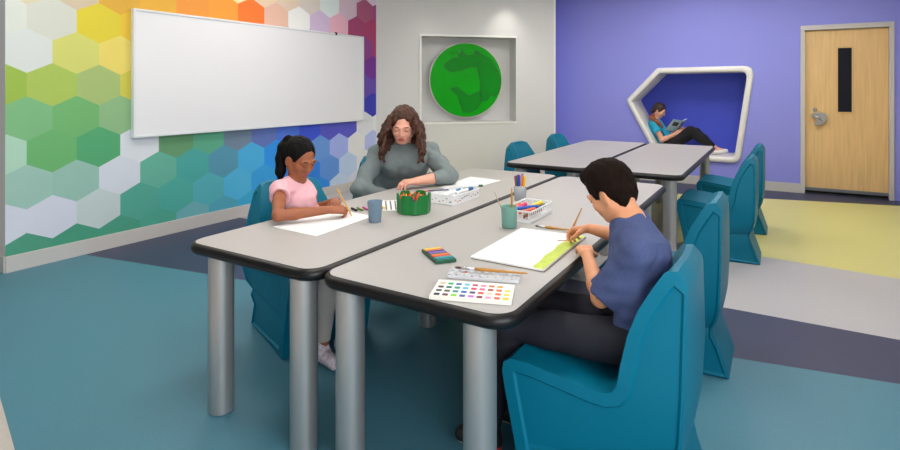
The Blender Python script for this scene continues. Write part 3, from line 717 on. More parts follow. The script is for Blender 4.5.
# ---------------- girl
def build_girl():
    root = empty('person', (-2.35,2.28,0), 'girl with a long black ponytail in a pink t-shirt drawing on white paper', 'person')
    sk = skin('skin_deep_brown', (150,88,58), (150,74,64)); s = .99
    c = V(-2.315,2.19,1.030); F = unit(V(.86,-.06,-.42)); U = V(.35,-.03,.9); tf = V(.95,-.2,-.2)
    nb = V(-2.35,2.195,.905); pv = V(-2.36,2.29,.535); wa = V(-2.36,2.27,.65); chst = V(-2.355,2.22,.80)
    shR, elR, wrR = V(-2.345,2.075,.862), V(-2.165,1.90,.778), V(-2.020,2.125,.782)
    shL, elL, wrL = V(-2.392,2.248,.862), V(-2.42,2.375,.68), V(-2.205,2.365,.768)
    hpR, knR, anR = V(-2.33,2.20,.53), V(-1.985,2.09,.525), V(-2.02,2.07,.085)
    hpL, knL, anL = V(-2.31,2.37,.53), V(-1.95,2.21,.525), V(-2.0,2.20,.085)
    B = Field((-2.50,1.84,-.01), (-1.80,2.56,1.21), .0038)
    FF, L, UU, P = head(B, c, F, U, s, nb, .040)
    B.chain([pv,wa,chst,nb-V(0,0,.03)], [.105,.092,.098,.052], .03, flat=(tf,.68)); B.cone(shL, shR, .038, .038, .03)
    for sh in (shL, shR): B.cone(nb-V(0,0,.01), sh, .036, .034, .03)
    for sh, el, wr in ((shL,elL,wrL),(shR,elR,wrR)):
        m = el*.7+wr*.3; B.chain([sh,(sh+el)/2,el,m,wr], [.036,.033,.028,.030,.020], .014)
    for hp, kn, an in ((hpL,knL,anL),(hpR,knR,anR)):
        B.chain([hp,kn,kn*.65+an*.35,an], [.062,.044,.042,.026], .02); B.cone(an-V(0,0,.03), an+V(.10,-.03,-.045), .026, .02, .02)
    f = unit(V(.50,.80,-.08))
    tips, te = hand(B, wrR, f, V(.55,-.35,.8), V(-.75,.45,.5), .80, (.60,.7,.8,.85), .8, .3)
    hand(B, wrL, unit(V(.62,-.70,-.02)), V(0,0,1), V(-.70,-.62,0), .80, (.35,.35,.4,.45), .2, 1)
    B.mesh('body', sk, root, lipfn(P, s))
    face_parts(root, c, FF, L, UU, s, mat('brow_black',(24,16,14),.8), 'brown', P, -.5)
    T = Field((-2.50,1.96,.44), (-2.12,2.50,.96), .0042)
    T.chain([pv+V(0,0,-.02),wa,chst,nb-V(0,0,.045)], [.113,.098,.095,.060], .04, flat=(tf,.74)); T.cone(shL, shR, .046, .046, .035)
    for sh, el in ((shL,elL),(shR,elR)):
        Q = sh+(el-sh)*.30; d = unit(el-sh); T.cone(sh, Q, .050, .056, .025); T.cone(Q+d*.052, Q+d*.15, .070, .070, .004, op='s')
    for sh in (shL, shR): T.cone(nb-V(0,0,.012), sh, .040, .040, .03)
    T.cone(nb+V(.014,0,.022), nb+V(.05,0,.12), .051, .07, .006, op='s'); T.cut((0,0,.47), (0,0,-1)); T.noise(.0032, 48, 13, (1,1,.6)); T.noise(.0016, 100, 14)
    T.mesh('t_shirt', mat('pink_cotton', (238,182,190), .9, spec=.2, bump=.1, bscale=600), root)
    J = Field((-2.50,1.96,.07), (-1.84,2.48,.64), .005)
    J.cone(pv-V(0,0,.012), pv+V(0,0,.03), .112, .108, .03, flat=(V(1,0,0),.8))
    for hp, kn, an in ((hpL,knL,anL),(hpR,knR,anR)): J.chain([hp,kn,kn*.6+an*.4,an+V(0,0,.02)], [.070,.054,.048,.036], .03)
    J.cut((0,0,.115), (0,0,-1)); J.noise(.0025, 50, 18); J.mesh('leggings', mat('grey_jersey', (176,170,166), .85, bump=.2, bscale=500), root)
    for an in (anL, anR):
        K = Field(an-V(.09,.10,.09), an+V(.18,.09,.05), .004)
        K.cone(an+V(-.015,0,-.038), an+V(.105,-.03,-.048), .038, .032, .02); K.cone(an+V(0,0,-.03), an+V(-.008,0,.01), .038, .034, .02); K.cut((0,0,.004), (0,0,-1)); K.noise(.001,300,2)
        K.mesh('shoe', [mat('shoe_pattern',(205,190,200),.6,var=.35,vscale=45), mat('shoe_sole_white',(225,222,218),.6)], root, lambda C: (C[:,2] < .022).astype(int))
    H = Field(V(-2.52,2.02,.82), V(-2.14,2.38,1.22), .0034); Bm = np.array([FF, L, UU])
    H.ell(P(-.016,0,.028), (.099*s,.079*s,.091*s), Bm, .01); H.ell(P(-.055,0,-.020), (.045*s,.062*s,.060*s), Bm, .03)
    H.ell(P(.117,0,-.008), (.082*s,.092*s,.108*s), Bm, .014, 's'); H.ell(P(.045,0,-.105), (.09*s,.12*s,.085*s), Bm, .012, 's')
    for g in (1,-1): H.ell(P(.006,.082*g,-.022), (.022*s,.03*s,.036*s), Bm, .006, 's')
    H.cut(P(-.05,0,-.065), -UU-FF*.2)
    a = P(-.088,0,.058); H.ell(a, .024*s, None, .02)
    H.chain([a, a+V(-.030,-.012,.008), a+V(-.050,-.030,-.035), a+V(-.054,-.042,-.10), a+V(-.052,-.05,-.17), a+V(-.050,-.055,-.235)], [.016,.024,.032,.032,.027,.008], .012)
    H.noise(.0014, 330, 25, (1,1,.12), 9)
    hm = H.mesh('hair', mat('hair_black', (9,7,7), .6, spec=.12, bump=.5, bscale=220, aniso=(1,1,.08)), root)
    MB().lathe([(.017,-.006),(.022,-.006),(.022,.006),(.017,.006)], tuple(a+V(-.018,-.006,.008)), 20, Matrix.Rotation(R(70),4,'Y'), closed=True).build('hair_tie', M_BLACK, hm, world=True)
    MB().sphere(P(.0,-.080,-.036), .0028).build('earring', mat('gold',(215,170,80),.3,metal=1), root, world=True)
    return tips, te
print('girl', build_girl())

# ---------------- woman
def build_woman():
    root = empty('person', (-2.5,3.40,0), 'woman with long curly brown hair in a grey sweater leaning on the table', 'person')
    sk = skin('skin_fair', (234,170,148), (206,104,100)); s = 1.13
    c = V(-2.345,3.22,1.155); F = unit(V(.44,-.84,-.36)); U = V(.20,-.28,.9); tf = V(.72,-.65,-.2)
    nb = V(-2.42,3.33,1.01); pv = V(-2.58,3.46,.575); wa = V(-2.53,3.41,.72); chst = V(-2.46,3.36,.875)
    shL, elL, wrL = V(-2.285,3.475,.935), V(-2.03,3.345,.790), V(-2.135,3.09,.782)
    shR, elR, wrR = V(-2.56,3.20,.935), V(-2.525,2.95,.715), V(-2.38,3.13,.635)
    hpL, knL, anL = V(-2.49,3.53,.56), V(-2.08,3.28,.535), V(-2.02,3.24,.09)
    hpR, knR, anR = V(-2.63,3.37,.56), V(-2.22,3.06,.535), V(-2.16,3.0,.09)
    B = Field((-2.80,2.80,-.01), (-1.85,3.75,1.36), .0052)
    FF, L, UU, P = head(B, c, F, U, s, nb, .050, 1.08)
    B.chain([pv,wa,chst,nb-V(0,0,.03)], [.18,.165,.165,.07], .04, flat=(tf,.72)); B.cone(shL, shR, .045, .045, .04)
    for sh in (shL, shR): B.cone(nb-V(0,0,.01), sh, .05, .05, .04)
    for sh, el, wr in ((shL,elL,wrL),(shR,elR,wrR)):
        m = el*.7+wr*.3; B.chain([sh,(sh+el)/2,el,m,wr], [.044,.050,.043,.043,.028], .02)
    for hp, kn, an in ((hpL,knL,anL),(hpR,knR,anR)):
        B.chain([hp,kn,kn*.65+an*.35,an], [.10,.07,.06,.038], .03); B.cone(an-V(0,0,.03), an+V(.09,-.07,-.05), .035, .026, .02)
    hand(B, wrL, unit(V(-.50,-.85,-.02)), V(.15,-.1,1), V(-.85,.5,.1), 1.0, (.5,.55,.6,.65), .4, .5)
    hand(B, wrR, unit(V(.6,.4,-.1)), V(0,0,1), V(-.4,.6,0), 1.0)
    B.mesh('body', sk, root, lipfn(P, s))
    face_parts(root, c, FF, L, UU, s, mat('brow_brown',(70,45,32),.8), 'brown', P, -.3)
    T = Field((-2.82,2.82,.48), (-1.90,3.76,1.08), .0055)
    T.chain([pv+V(.01,-.01,-.01),wa,chst,nb-V(0,0,.04)], [.205,.195,.190,.082], .05, flat=(tf,.80)); T.cone(shL, shR, .062, .062, .04)
    for q in (1,-1): T.ell(chst+V(.085,-.08,-.02)+unit(shL-shR)*.075*q, .075, None, .06)
    for sh, el, wr, e in ((shL,elL,wrL,.52),(shR,elR,wrR,.8)):
        Q = el+(wr-el)*e; T.chain([sh,(sh+el)/2,el,Q], [.058,.066,.060,.046], .03); d = unit(wr-el); T.cone(Q+d*.047, Q+d*.12, .06, .06, .004, op='s')
    for sh in (shL, shR): T.cone(nb-V(0,0,.03), sh, .054, .058, .04)
    T.cone(nb+V(.012,-.02,.03), nb+V(.05,-.06,.14), .066, .085, .006, op='s'); T.cut((0,0,.52), (0,0,-1)); T.noise(.0055, 34, 23, (1,1,.6)); T.noise(.0025, 75, 24)
    T.mesh('sweater', mat('grey_sweater', (124,134,135), .95, spec=.15, bump=.35, bscale=450), root)
    J = Field((-2.82,2.85,.07), (-1.90,3.76,.68), .007)
    J.cone(pv-V(0,0,.012), pv+V(0,0,.03), .19, .185, .03, flat=(tf,.8))
    for hp, kn, an in ((hpL,knL,anL),(hpR,knR,anR)): J.chain([hp,kn,kn*.6+an*.4,an+V(0,0,.02)], [.112,.084,.07,.055], .03)
    J.cut((0,0,.10), (0,0,-1)); J.mesh('trousers', MATS['black_denim'], root)
    for an in (anL, anR):
        K = Field(an-V(.10,.20,.10), an+V(.20,.10,.06), .006)
        K.cone(an+V(-.015,.01,-.035), an+V(.10,-.08,-.048), .045, .038, .02); K.cut((0,0,.004), (0,0,-1)); K.mesh('shoe', MATS['shoe_black'], root)
    # hair: cap with parting and wavy locks down to the chest
    H = Field(c-V(.24,.24,.27), c+V(.24,.24,.19), .0042); Bm = np.array([FF, L, UU])
    H.ell(P(-.018,0,.030), (.104*s,.086*s,.096*s), Bm, .01); H.ell(P(-.05,0,-.04), (.055*s,.085*s,.09*s), Bm, .03)
    H.ell(P(.112,.008,-.012), (.078*s,.066*s,.106*s), Bm, .012, 's')
    rg = random.Random(5)
    for i in range(76):
        g = 1 if i % 2 else -1; th = rg.uniform(-.5, 2.3)     # 0 = side, + towards the back
        if th < .35: r0 = .082
        else: r0 = .088
        a = P(r0*-math.sin(th)*1.05+.028*(th < .4), r0*math.cos(th)*g, rg.uniform(.03,.075))
        ln = rg.uniform(.18,.26)*s; out = L*g*math.cos(th)*.055+FF*(-math.sin(th)*.03)
        ph = rg.uniform(0,6.3); pts = []; rs = []; n = 13; wv = rg.uniform(.009,.016)
        for q in range(n):
            u = q/(n-1); dn = V(0,0,-1)*ln*u+out*math.sin(u*2.2)*1.1+FF*(.028*u*(th < .8))
            pts.append(a+dn+(L*math.cos(ph+u*11)+FF*math.sin(ph+u*11))*wv*min(1,u*4)); rs.append(.0155*(1-.45*u**2)*(.8+.2*math.sin(u*20+ph)))
        H.chain(pts, rs, .009)
    H.noise(.0028, 210, 33, (1,1,.5), 7)
    def hc(C): return (C[:,2] < c[2]-.03).astype(int)
    H.mesh('hair', mat('hair_brown', (74,45,33), .55, spec=.3, bump=.5, bscale=200, var=.45, vscale=38), root)
build_woman()

# ---------------- person in the nook
def build_reader():
    root = empty('person', (-1.55,9.1,.46), 'person with a brown braid in a turquoise t-shirt reading in the wall nook', 'person')
    sk = skin('skin_light', (222,165,140), (200,115,105)); s = 1.0; y = 9.08
    c = V(-1.62,y,1.075); F = unit(V(.86,-.12,-.42)); U = V(.35,0,.9); tf = V(.85,0,.45)
    nb = V(-1.68,y,.93); pv = V(-1.475,y,.555); wa = V(-1.56,y,.66); chst = V(-1.66,y,.80)
    shR, elR, wrR = V(-1.665,y-.155,.865), V(-1.545,y-.20,.625), V(-1.36,y-.12,.72)
    shL, elL, wrL = V(-1.665,y+.155,.865), V(-1.53,y+.18,.66), V(-1.34,y+.06,.75)
    hpR, knR, anR = V(-1.46,y-.08,.545), V(-1.15,y-.08,.775), V(-.87,y-.07,.515)
    hpL, knL, anL = V(-1.46,y+.08,.545), V(-1.10,y+.10,.74), V(-.83,y+.10,.515)
    B = Field((-1.86,8.82,.43), (-.66,9.36,1.24), .0062)
    FF, L, UU, P = head(B, c, F, U, s, nb, .046)
    B.chain([pv,wa,chst,nb-V(0,0,.03)], [.13,.115,.125,.06], .03, flat=(tf,.68)); B.cone(shL, shR, .045, .045, .03)
    for sh in (shL, shR): B.cone(nb-V(0,0,.01), sh, .042, .04, .03)
    for sh, el, wr in ((shL,elL,wrL),(shR,elR,wrR)): B.chain([sh,(sh+el)/2,el,el*.7+wr*.3,wr], [.046,.043,.037,.037,.025], .014)
    for hp, kn, an in ((hpL,knL,anL),(hpR,knR,anR)):
        B.chain([hp,kn,kn*.65+an*.35,an], [.085,.056,.05,.034], .02); B.cone(an-V(.01,0,.01), an+V(.13,0,-.03), .032, .022, .02)
    hand(B, wrR, unit(V(.9,.1,.30)), V(.1,-.9,-.2), V(-.2,0,.9), .9, (.35,.4,.45,.5), .4, .6)
    hand(B, wrL, unit(V(.9,-.1,.30)), V(.1,.9,-.2), V(-.2,0,.9), .9, (.35,.4,.45,.5), .4, .6)
    B.mesh('body', sk, root, lipfn(P, s)); face_parts(root, c, FF, L, UU, s, mat('brow_brown',(70,45,32),.8), 'brown', P, -.5)
    T = Field((-1.86,8.80,.46), (-1.32,9.37,.98), .0062)
    T.chain([pv,wa,chst,nb-V(0,0,.045)], [.15,.15,.158,.08], .04, flat=(tf,.74)); T.cone(shL, shR, .056, .056, .035)
    for sh, el in ((shL,elL),(shR,elR)):
        Q = sh+(el-sh)*.5; d = unit(el-sh); T.cone(sh, Q, .056, .060, .025); T.cone(Q+d*.056, Q+d*.16, .08, .08, .004, op='s')
    T.cone(nb+V(.014,0,.026), nb+V(.05,0,.12), .058, .075, .006, op='s'); T.noise(.003, 45, 43); T.mesh('t_shirt', mat('turquoise_cotton', (40,168,208), .9, bump=.1, bscale=500), root)
    J = Field((-1.66,8.86,.44), (-.76,9.34,.88), .007)
    J.cone(pv-V(0,0,.01), pv+V(.03,0,0), .135, .13, .03, flat=(V(0,0,1),.72))
    for hp, kn, an in ((hpL,knL,anL),(hpR,knR,anR)): J.chain([hp,kn,kn*.6+an*.4,an-(an-kn)*.14], [.095,.068,.058,.042], .03)
    J.mesh('leggings', mat('black_jersey', (20,20,24), .85), root)
    for an in (anL, anR):
        K = Field(an-V(.08,.08,.09), an+V(.22,.08,.08), .005)
        K.cone(an+V(.03,0,-.035), an+V(.15,0,-.035), .032, .027, .02); K.cone(an+V(.0,0,-.03), an+V(.03,0,-.03), .034, .034, .02); K.mesh('shoe', mat('shoe_white', (235,232,230), .6), root)
    H = Field(c-V(.22,.2,.28), c+V(.2,.2,.17), .005); Bm = np.array([FF, L, UU])
    H.ell(P(-.016,0,.028), (.101*s,.082*s,.093*s), Bm, .01); H.ell(P(-.055,0,-.020), (.045*s,.062*s,.060*s), Bm, .03)
    H.ell(P(.105,0,-.035), (.072*s,.095*s,.098*s), Bm, .014, 's'); H.ell(P(.045,0,-.105), (.09*s,.12*s,.085*s), Bm, .012, 's')
    H.ell(P(-.075,-.02,-.055), .036, None, .02)
    H.noise(.002, 220, 45); H.mesh('hair', mat('hair_dark_brown', (52,32,26), .5, bump=.4, bscale=200, var=.3), root)
    H = Field((-1.80,8.76,.74), (-1.48,9.2,1.06), .005)
    H.chain([V(-1.70,y-.06,.995), V(-1.71,y-.13,.970), V(-1.66,y-.185,.935), V(-1.59,y-.19,.88), V(-1.54,y-.175,.815)], [.026,.032,.033,.030,.014], .008); H.noise(.003,150,46); H.mesh('braid', mat('hair_auburn', (150,78,44), .5, bump=.4, bscale=200, var=.3), root)
build_reader()

# ------------------------------------------------------------------ things on the tables
TZ = .7312
def plastic(name, rgb, r=.4): return mat(name, rgb, r)
def sheet(name, pts, label, cat, th=.0012, z=TZ, m=None, group=None):
    o = MB().prism(pts, 0, th).build(name, m or M_PAPER, smooth=False); me = o.data
    c = sum((v.co for v in me.vertices), Vector())/len(me.vertices); me.transform(Matrix.Translation((-c.x,-c.y,0))); o.location = (c.x, c.y, z)
    return tag(o, label, cat, group)
def ptag(root, b, name, m, **k): return b.build(name, m, root, world=True, **k)

sheet('drawing_paper', [(-2.155,1.86),(-1.842,1.845),(-1.872,2.30),(-2.185,2.32)], 'large white drawing sheet under the hands of the girl in pink', 'paper', group='loose sheets of paper')
sheet('drawing_paper', [(-2.02,3.20),(-1.81,3.20),(-1.78,3.68),(-2.06,3.72)], 'blank white sheet beside the woman\'s elbow at the far end of the table', 'paper', group='loose sheets of paper')
sp = sheet('striped_paper', [(-2.11,2.62),(-1.93,2.41),(-1.78,2.52),(-1.95,2.75)], 'white sheet printed with dark diagonal stripes left of the green caddy', 'paper')
b = MB()
for q in range(6):
    u = .12+.14*q; A = Vector((-2.11,2.62)).lerp(Vector((-1.95,2.75)), u); B_ = Vector((-1.93,2.41)).lerp(Vector((-1.78,2.52)), u)
    d = (B_-A).normalized(); n = Vector((-d.y,d.x))*.0045; A2 = A+d*.02; B2 = B_-d*.02
    b.prism([tuple(A2-n),tuple(B2-n),tuple(B2+n),tuple(A2+n)], TZ+.0012, TZ+.0016)
ptag(sp, b, 'printed_stripes', plastic('print_grey',(88,84,86)), smooth=False)

def cup(name, x, y, h, r0, r1, rgb, label):
    t = empty(name, (x, y, TZ), label, 'cup', 'plastic paint cups')
    MB().lathe([(r0-.004,0),(r0,.003),(r1,h-.002),(r1+.001,h),(r1-.002,h),(r1-.003,h-.003),(r0-.003,.006)], n=36).build('cup_body', plastic('cup_%d'%rgb[0], rgb, .55), t)
    return t
cup('paint_cup', -1.787, 2.205, .108, .031, .039, (112,136,156), 'plain blue-grey plastic cup on the table beside the girl\'s drawing')
cup('paint_cup', -1.145, 2.462, .106, .036, .041, (122,172,160), 'mint green plastic cup holding a brush and a thin stick')

def brush(p, q, label, r=.0042, handle=(196,140,58), hair=(58,34,24), name='paintbrush', fer=.18, br=.10):
    """p bristle tip, q handle end"""
    p, q = Vector(p), Vector(q); L = (q-p).length; d = (q-p)/L
    t = empty(name, tuple(p), label, 'paintbrush', 'wooden paintbrushes')
    P = lambda u: p+d*(L*u)
    ptag(t, MB().tube([P(fer+br),P(fer+br+.12),P(.6),P(.97),P(1)], [r*.9,r*1.25,r*.95,r*.6,r*.3], 10), 'handle', mat('varnished_wood_%d'%handle[0], handle, .35))
    ptag(t, MB().tube([P(br*.9),P(fer+br+.01)], [r*.85,r*.95], 10), 'ferrule', mat('ferrule', (205,205,210), .25, metal=.9))
    ptag(t, MB().tube([P(0),P(br*.4),P(br*.95)], [r*.15,r*.8,r*.8], 8), 'bristles', mat('bristles_%d'%hair[0], hair, .9))
    return t
# in the mint cup (bristles down)
brush((-1.135,2.47,TZ+.012), (-1.128,2.455,TZ+.200), 'thick ochre paintbrush standing in the mint green cup', .0056, (186,132,52))
brush((-1.140,2.45,TZ+.012), (-1.228,2.46,TZ+.170), 'thin pale wooden brush leaning left in the mint green cup', .003, (176,150,118))
brush((-1.04,2.538,TZ+.005), (-.858,2.549,TZ+.006), 'paintbrush lying behind the sketch pad by the boy\'s right hand', .0052, (200,140,45))
brush((-1.04,1.752,TZ+.019), (-.778,1.832,TZ+.019), 'paintbrush resting across the clear palette tray', .0056, (178,124,50), (92,52,36))
brush((-.812,2.352,TZ+.010), (-.742,2.352,.895), 'slim paintbrush held in the boy\'s right hand', .0042, (196,148,80), (120,60,50), fer=.28)
pc = empty('pencil', (-1.953,2.217,TZ), 'yellow ochre pencil held in the girl\'s right hand', 'pencil')
A = Vector((-1.955,2.222,TZ+.002)); B_ = Vector((-2.082,2.243,.868)); D_ = (B_-A)
ptag(pc, MB().tube([A+D_*.1,B_], .0042, 6), 'barrel', mat('pencil_ochre',(206,158,66),.4), smooth=False)
ptag(pc, MB().tube([A,A+D_*.1], [.0008,.0042], 6), 'tip', mat('pencil_wood',(215,180,130),.6))

# sketch pad with painted lime strip
pd = empty('sketch_pad', (-.92,2.19,TZ), 'white sketch pad with a lime green painted edge in front of the boy', 'sketch pad')
ptag(pd, MB().prism([(-1.071,1.931),(-.758,1.931),(-.765,2.468),(-1.078,2.455)], TZ, TZ+.008), 'paper_block', M_PAPER, smooth=False)
ptag(pd, MB().prism([(-1.066,1.928),(-.752,1.928),(-.760,2.472),(-1.083,2.459)], TZ-.0002, TZ+.0015), 'backing_board', plastic('card_brown',(120,104,84),.8), smooth=False)
lime = [(-.759,1.933),(-.766,2.466),(-.822,2.462),(-.826,2.40),(-.816,2.34),(-.822,2.26),(-.812,2.18),(-.818,2.10),(-.806,2.02),(-.808,1.96),(-.800,1.933)]
ptag(pd, MB().prism(lime, TZ+.008, TZ+.0086), 'painted_strip', mat('lime_paint',(188,204,84),.7,var=.12,vscale=40), smooth=False)
ptag(pd, MB().prism([(-.845,2.325),(-.812,2.345),(-.806,2.362),(-.850,2.337)], TZ+.0086, TZ+.009), 'brush_mark', plastic('brown_paint',(150,86,72),.7), smooth=False)

# watercolour set
def frame2(cx, cy, ang, z=TZ): return Matrix.Translation((cx,cy,z)) @ Matrix.Rotation(R(ang),4,'Z')

ws = empty('watercolour_set', (-.878,1.602,TZ), 'open white watercolour set with four rows of coloured pans', 'paint set')
ws.rotation_euler = (0,0,R(20))
W_, H_ = .268, .150
MB().ring([(-W_/2,-H_/2),(W_/2,-H_/2),(W_/2,H_/2),(-W_/2,H_/2)], [(-W_/2+.004,-H_/2+.004),(W_/2-.004,-H_/2+.004),(W_/2-.004,H_/2-.004),(-W_/2+.004,H_/2-.004)], 0, .013).build('tray', plastic('cream_plastic',(236,232,220)), ws, smooth=False)
ti = MB().box((-W_/2+.003,-H_/2+.003,0),(W_/2-.003,H_/2-.003,.010)).build('tray_insert', plastic('white_plastic',(238,238,238)), ws, smooth=False)
pans = [[(205,176,130),(36,160,98),(48,84,176),(100,180,214),(196,56,92),(240,130,166),(206,110,50),(246,150,64)],
 [(74,46,40),(24,98,88),(36,140,124),(96,170,206),(214,50,90),(236,90,140),(160,80,54),(240,110,40),(214,200,84)],
 [(80,78,76),(84,88,48),(40,136,124),(40,100,184),(74,62,110),(240,70,46),(244,196,166),(240,110,50),(234,206,70)],
 [(32,30,30),(104,52,46),(128,204,40),(72,76,150),(200,110,200),(130,36,60),(246,150,184),(204,100,50),(240,196,30)]]
for r_i, row in enumerate(pans):
    for c_i, col in enumerate(row):
        x = -W_/2+.020+c_i*.0285; y = H_/2-.024-r_i*.034
        MB().prism(rrect(x-.0095,y-.0085,x+.0095,y+.0085,.003,2), .0095, .0112).build('paint_pan', plastic('pan_%d_%d'%(r_i,c_i), col, .5), ti, smooth=False)
pt = empty('palette_tray', (-.925,1.775,TZ), 'clear white mixing palette tray behind the watercolour set', 'palette')
pt.rotation_euler = (0,0,R(18.5)); M_CLR = mat('frosted_plastic',(226,226,230),.2,alpha=.75)
W_, H_ = .262, .104
b = MB().prism(rrect(-W_/2,-H_/2,W_/2,H_/2,.008,3), 0, .004); b.build('tray_base', M_CLR, pt, smooth=False)
for k in range(2):
    for j in range(9):
        MB().lathe([(.0125,.004),(.0115,.011),(.010,.011),(.0085,.005)], (-W_/2+.0155+j*.0288, (-.026+.052*k), 0), 16, closed=True).build('mixing_well', M_CLR, pt)
MB().ring(rrect(-W_/2,-H_/2,W_/2,H_/2,.008,3), rrect(-W_/2+.003,-H_/2+.003,W_/2-.003,H_/2-.003,.006,3), .004, .011).build('rim', M_CLR, pt, smooth=False)
for q, (x, y, c) in enumerate(((-.093,-.018,(70,36,26)),(-.075,.012,(214,120,60)),(-.035,-.027,(170,70,50)))):
    MB().sphere((x,y,.0045),(.009,.008,.0016)).build('paint_puddle', plastic('puddle_%d'%q, c, .3), pt)

# oil pastel box: sticks lie across it
pb = empty('pastel_box', (-1.192,1.880,TZ), 'small dark green box of oil pastels left of the sketch pad', 'pastel box'); ang = math.degrees(math.atan2(.076,.057)); pb.rotation_euler = (0,0,R(ang))
bw, bl = .086, .172
b = MB().ring([(-bw/2,-bl/2),(bw/2,-bl/2),(bw/2,bl/2),(-bw/2,bl/2)], [(-bw/2+.004,-bl/2+.006),(bw/2-.004,-bl/2+.006),(bw/2-.004,bl/2-.006),(-bw/2+.004,bl/2-.006)], 0, .012); b.build('box_wall', plastic('dark_green_card',(22,84,58),.5), pb, smooth=False)
MB().box((-bw/2+.003,-bl/2+.005,0),(bw/2-.003,bl/2-.005,.003)).build('box_floor', plastic('box_black',(30,34,34),.6), pb, smooth=False)
cols = [('yellow',(226,190,60)),('deep orange',(214,120,50)),('dark purple',(84,58,120)),('violet',(120,90,160)),('slate grey',(92,96,110)),('orange',(226,110,50)),('brick red',(190,76,50)),('teal',(48,150,160)),('dark teal',(30,110,110))]
RM = Matrix.Translation(pb.location) @ Matrix.Rotation(R(ang),4,'Z')
for k, (nm, c) in enumerate(cols):
    y = bl/2-.015-k*.0178; p = RM @ Vector((-bw/2+.006,y,.0105)); q = RM @ Vector((bw/2-.006,y,.0105))
    o = MB().tube([Vector(),q-p], .0074, 12).build('oil_pastel', plastic('pastel_%d'%k, c, .6), smooth='auto'); o.location = p
    tag(o, nm+' oil pastel stick lying in the dark green pastel box', 'oil pastel', 'oil pastels in the green box')

# green octagonal crayon caddy
M_CG = mat('caddy_green', (6,112,48), .4)
cx, cy = -1.745, 2.495
cd = empty('crayon_caddy', (cx,cy,TZ), 'green scalloped crayon caddy full of bright crayons between the two adults\' places', 'caddy')
cd['label'] = 'green scalloped plastic crayon caddy full of bright crayons in front of the woman'
n = 64; Hc = .105
def lobe(a, r): return r*(1.03-.075*abs(math.sin(4*a+.3))**2)
b = MB(); rings = []
for rr, base in ((.088,0),(.092,.004),(.094,1),(.089,1),(.086,.006)):
    ring = []
    for k in range(n):
        a = 2*math.pi*k/n; top = Hc-.034*max(0, math.cos(6*a+5.4))**1.5 if base == 1 else base
        r = lobe(a, rr); ring.append(b.bm.verts.new((r*math.cos(a), r*math.sin(a), top)))
    rings.append(ring)
for A, B_ in zip(rings, rings[1:]):
    for k in range(n): b.bm.faces.new((A[k],A[(k+1)%n],B_[(k+1)%n],B_[k]))
b.bm.faces.new(rings[0][::-1]); b.bm.faces.new(rings[-1]); b.build('caddy_wall', M_CG, cd, smooth='auto')
for k in range(4):
    a = math.pi/4+k*math.pi/2; M_ = Matrix.Rotation(a,4,'Z')
    MB().box((.004,-.0015,.004),(.088,.0015,Hc-.03), M_).build('divider', M_CG, cd, smooth=False)
MB().lathe([(.014,.004),(.014,Hc-.012),(.010,Hc-.006),(.010,.01)], n=20, closed=True).build('centre_post', M_CG, cd, smooth='auto')
ccol = [('red',(216,40,36)),('orange',(240,120,20)),('yellow',(246,200,30)),('pink',(232,60,110)),('dark blue',(40,50,110)),('lime green',(120,190,50)),('brown',(110,60,40)),('purple',(120,50,130))]
k = 0
for q in range(4):
    for j in range(9):
        a = q*math.pi/2+(-.55+.55*(j%3)); r = .034+.018*(j//3); nm, c = ccol[[0,1,2,3,1,0,5,2,3,4,1,6,2,0,7,1][(q*5+j*3+j//3)%16]]
        x, y = cx+r*math.cos(a), cy+r*math.sin(a); h = .068+.012*((j*7+q*3)%4)/3
        nm_ = 'crayon_'+nm.replace(' ','_')
        o = MB().tube([(0,0,0),(0,0,h),(0,0,h+.003),(0,0,h+.014)], [.0062,.0062,.0048,.002], 10).build('crayon', plastic(nm_, c, .6), smooth='auto')
        o.location = (x, y, TZ+.0065); tag(o, nm+' crayon standing in the green scalloped caddy', 'crayon', 'crayons in the green caddy')

# small colour sticks lying beyond the girl's sheet
for k, (nm, c) in enumerate((('black',(40,38,44)),('olive green',(110,150,50)),('magenta',(206,80,160)),('teal',(30,130,150)),('crimson',(190,40,90)),('pale yellow',(230,200,110)))):
    o = MB().tube([(0,0,0),(.062,-.030,0)], .006, 10).build('chalk_stick', plastic('chalk_%d'%k, c, .7), smooth='auto'); o.location = (-2.085+.020*k+.0*k, 2.385+.026*k-.02, TZ+.0062)
    tag(o, nm+' short colour stick lying between the girl\'s hand and the woman', 'chalk', 'colour sticks near the girl')

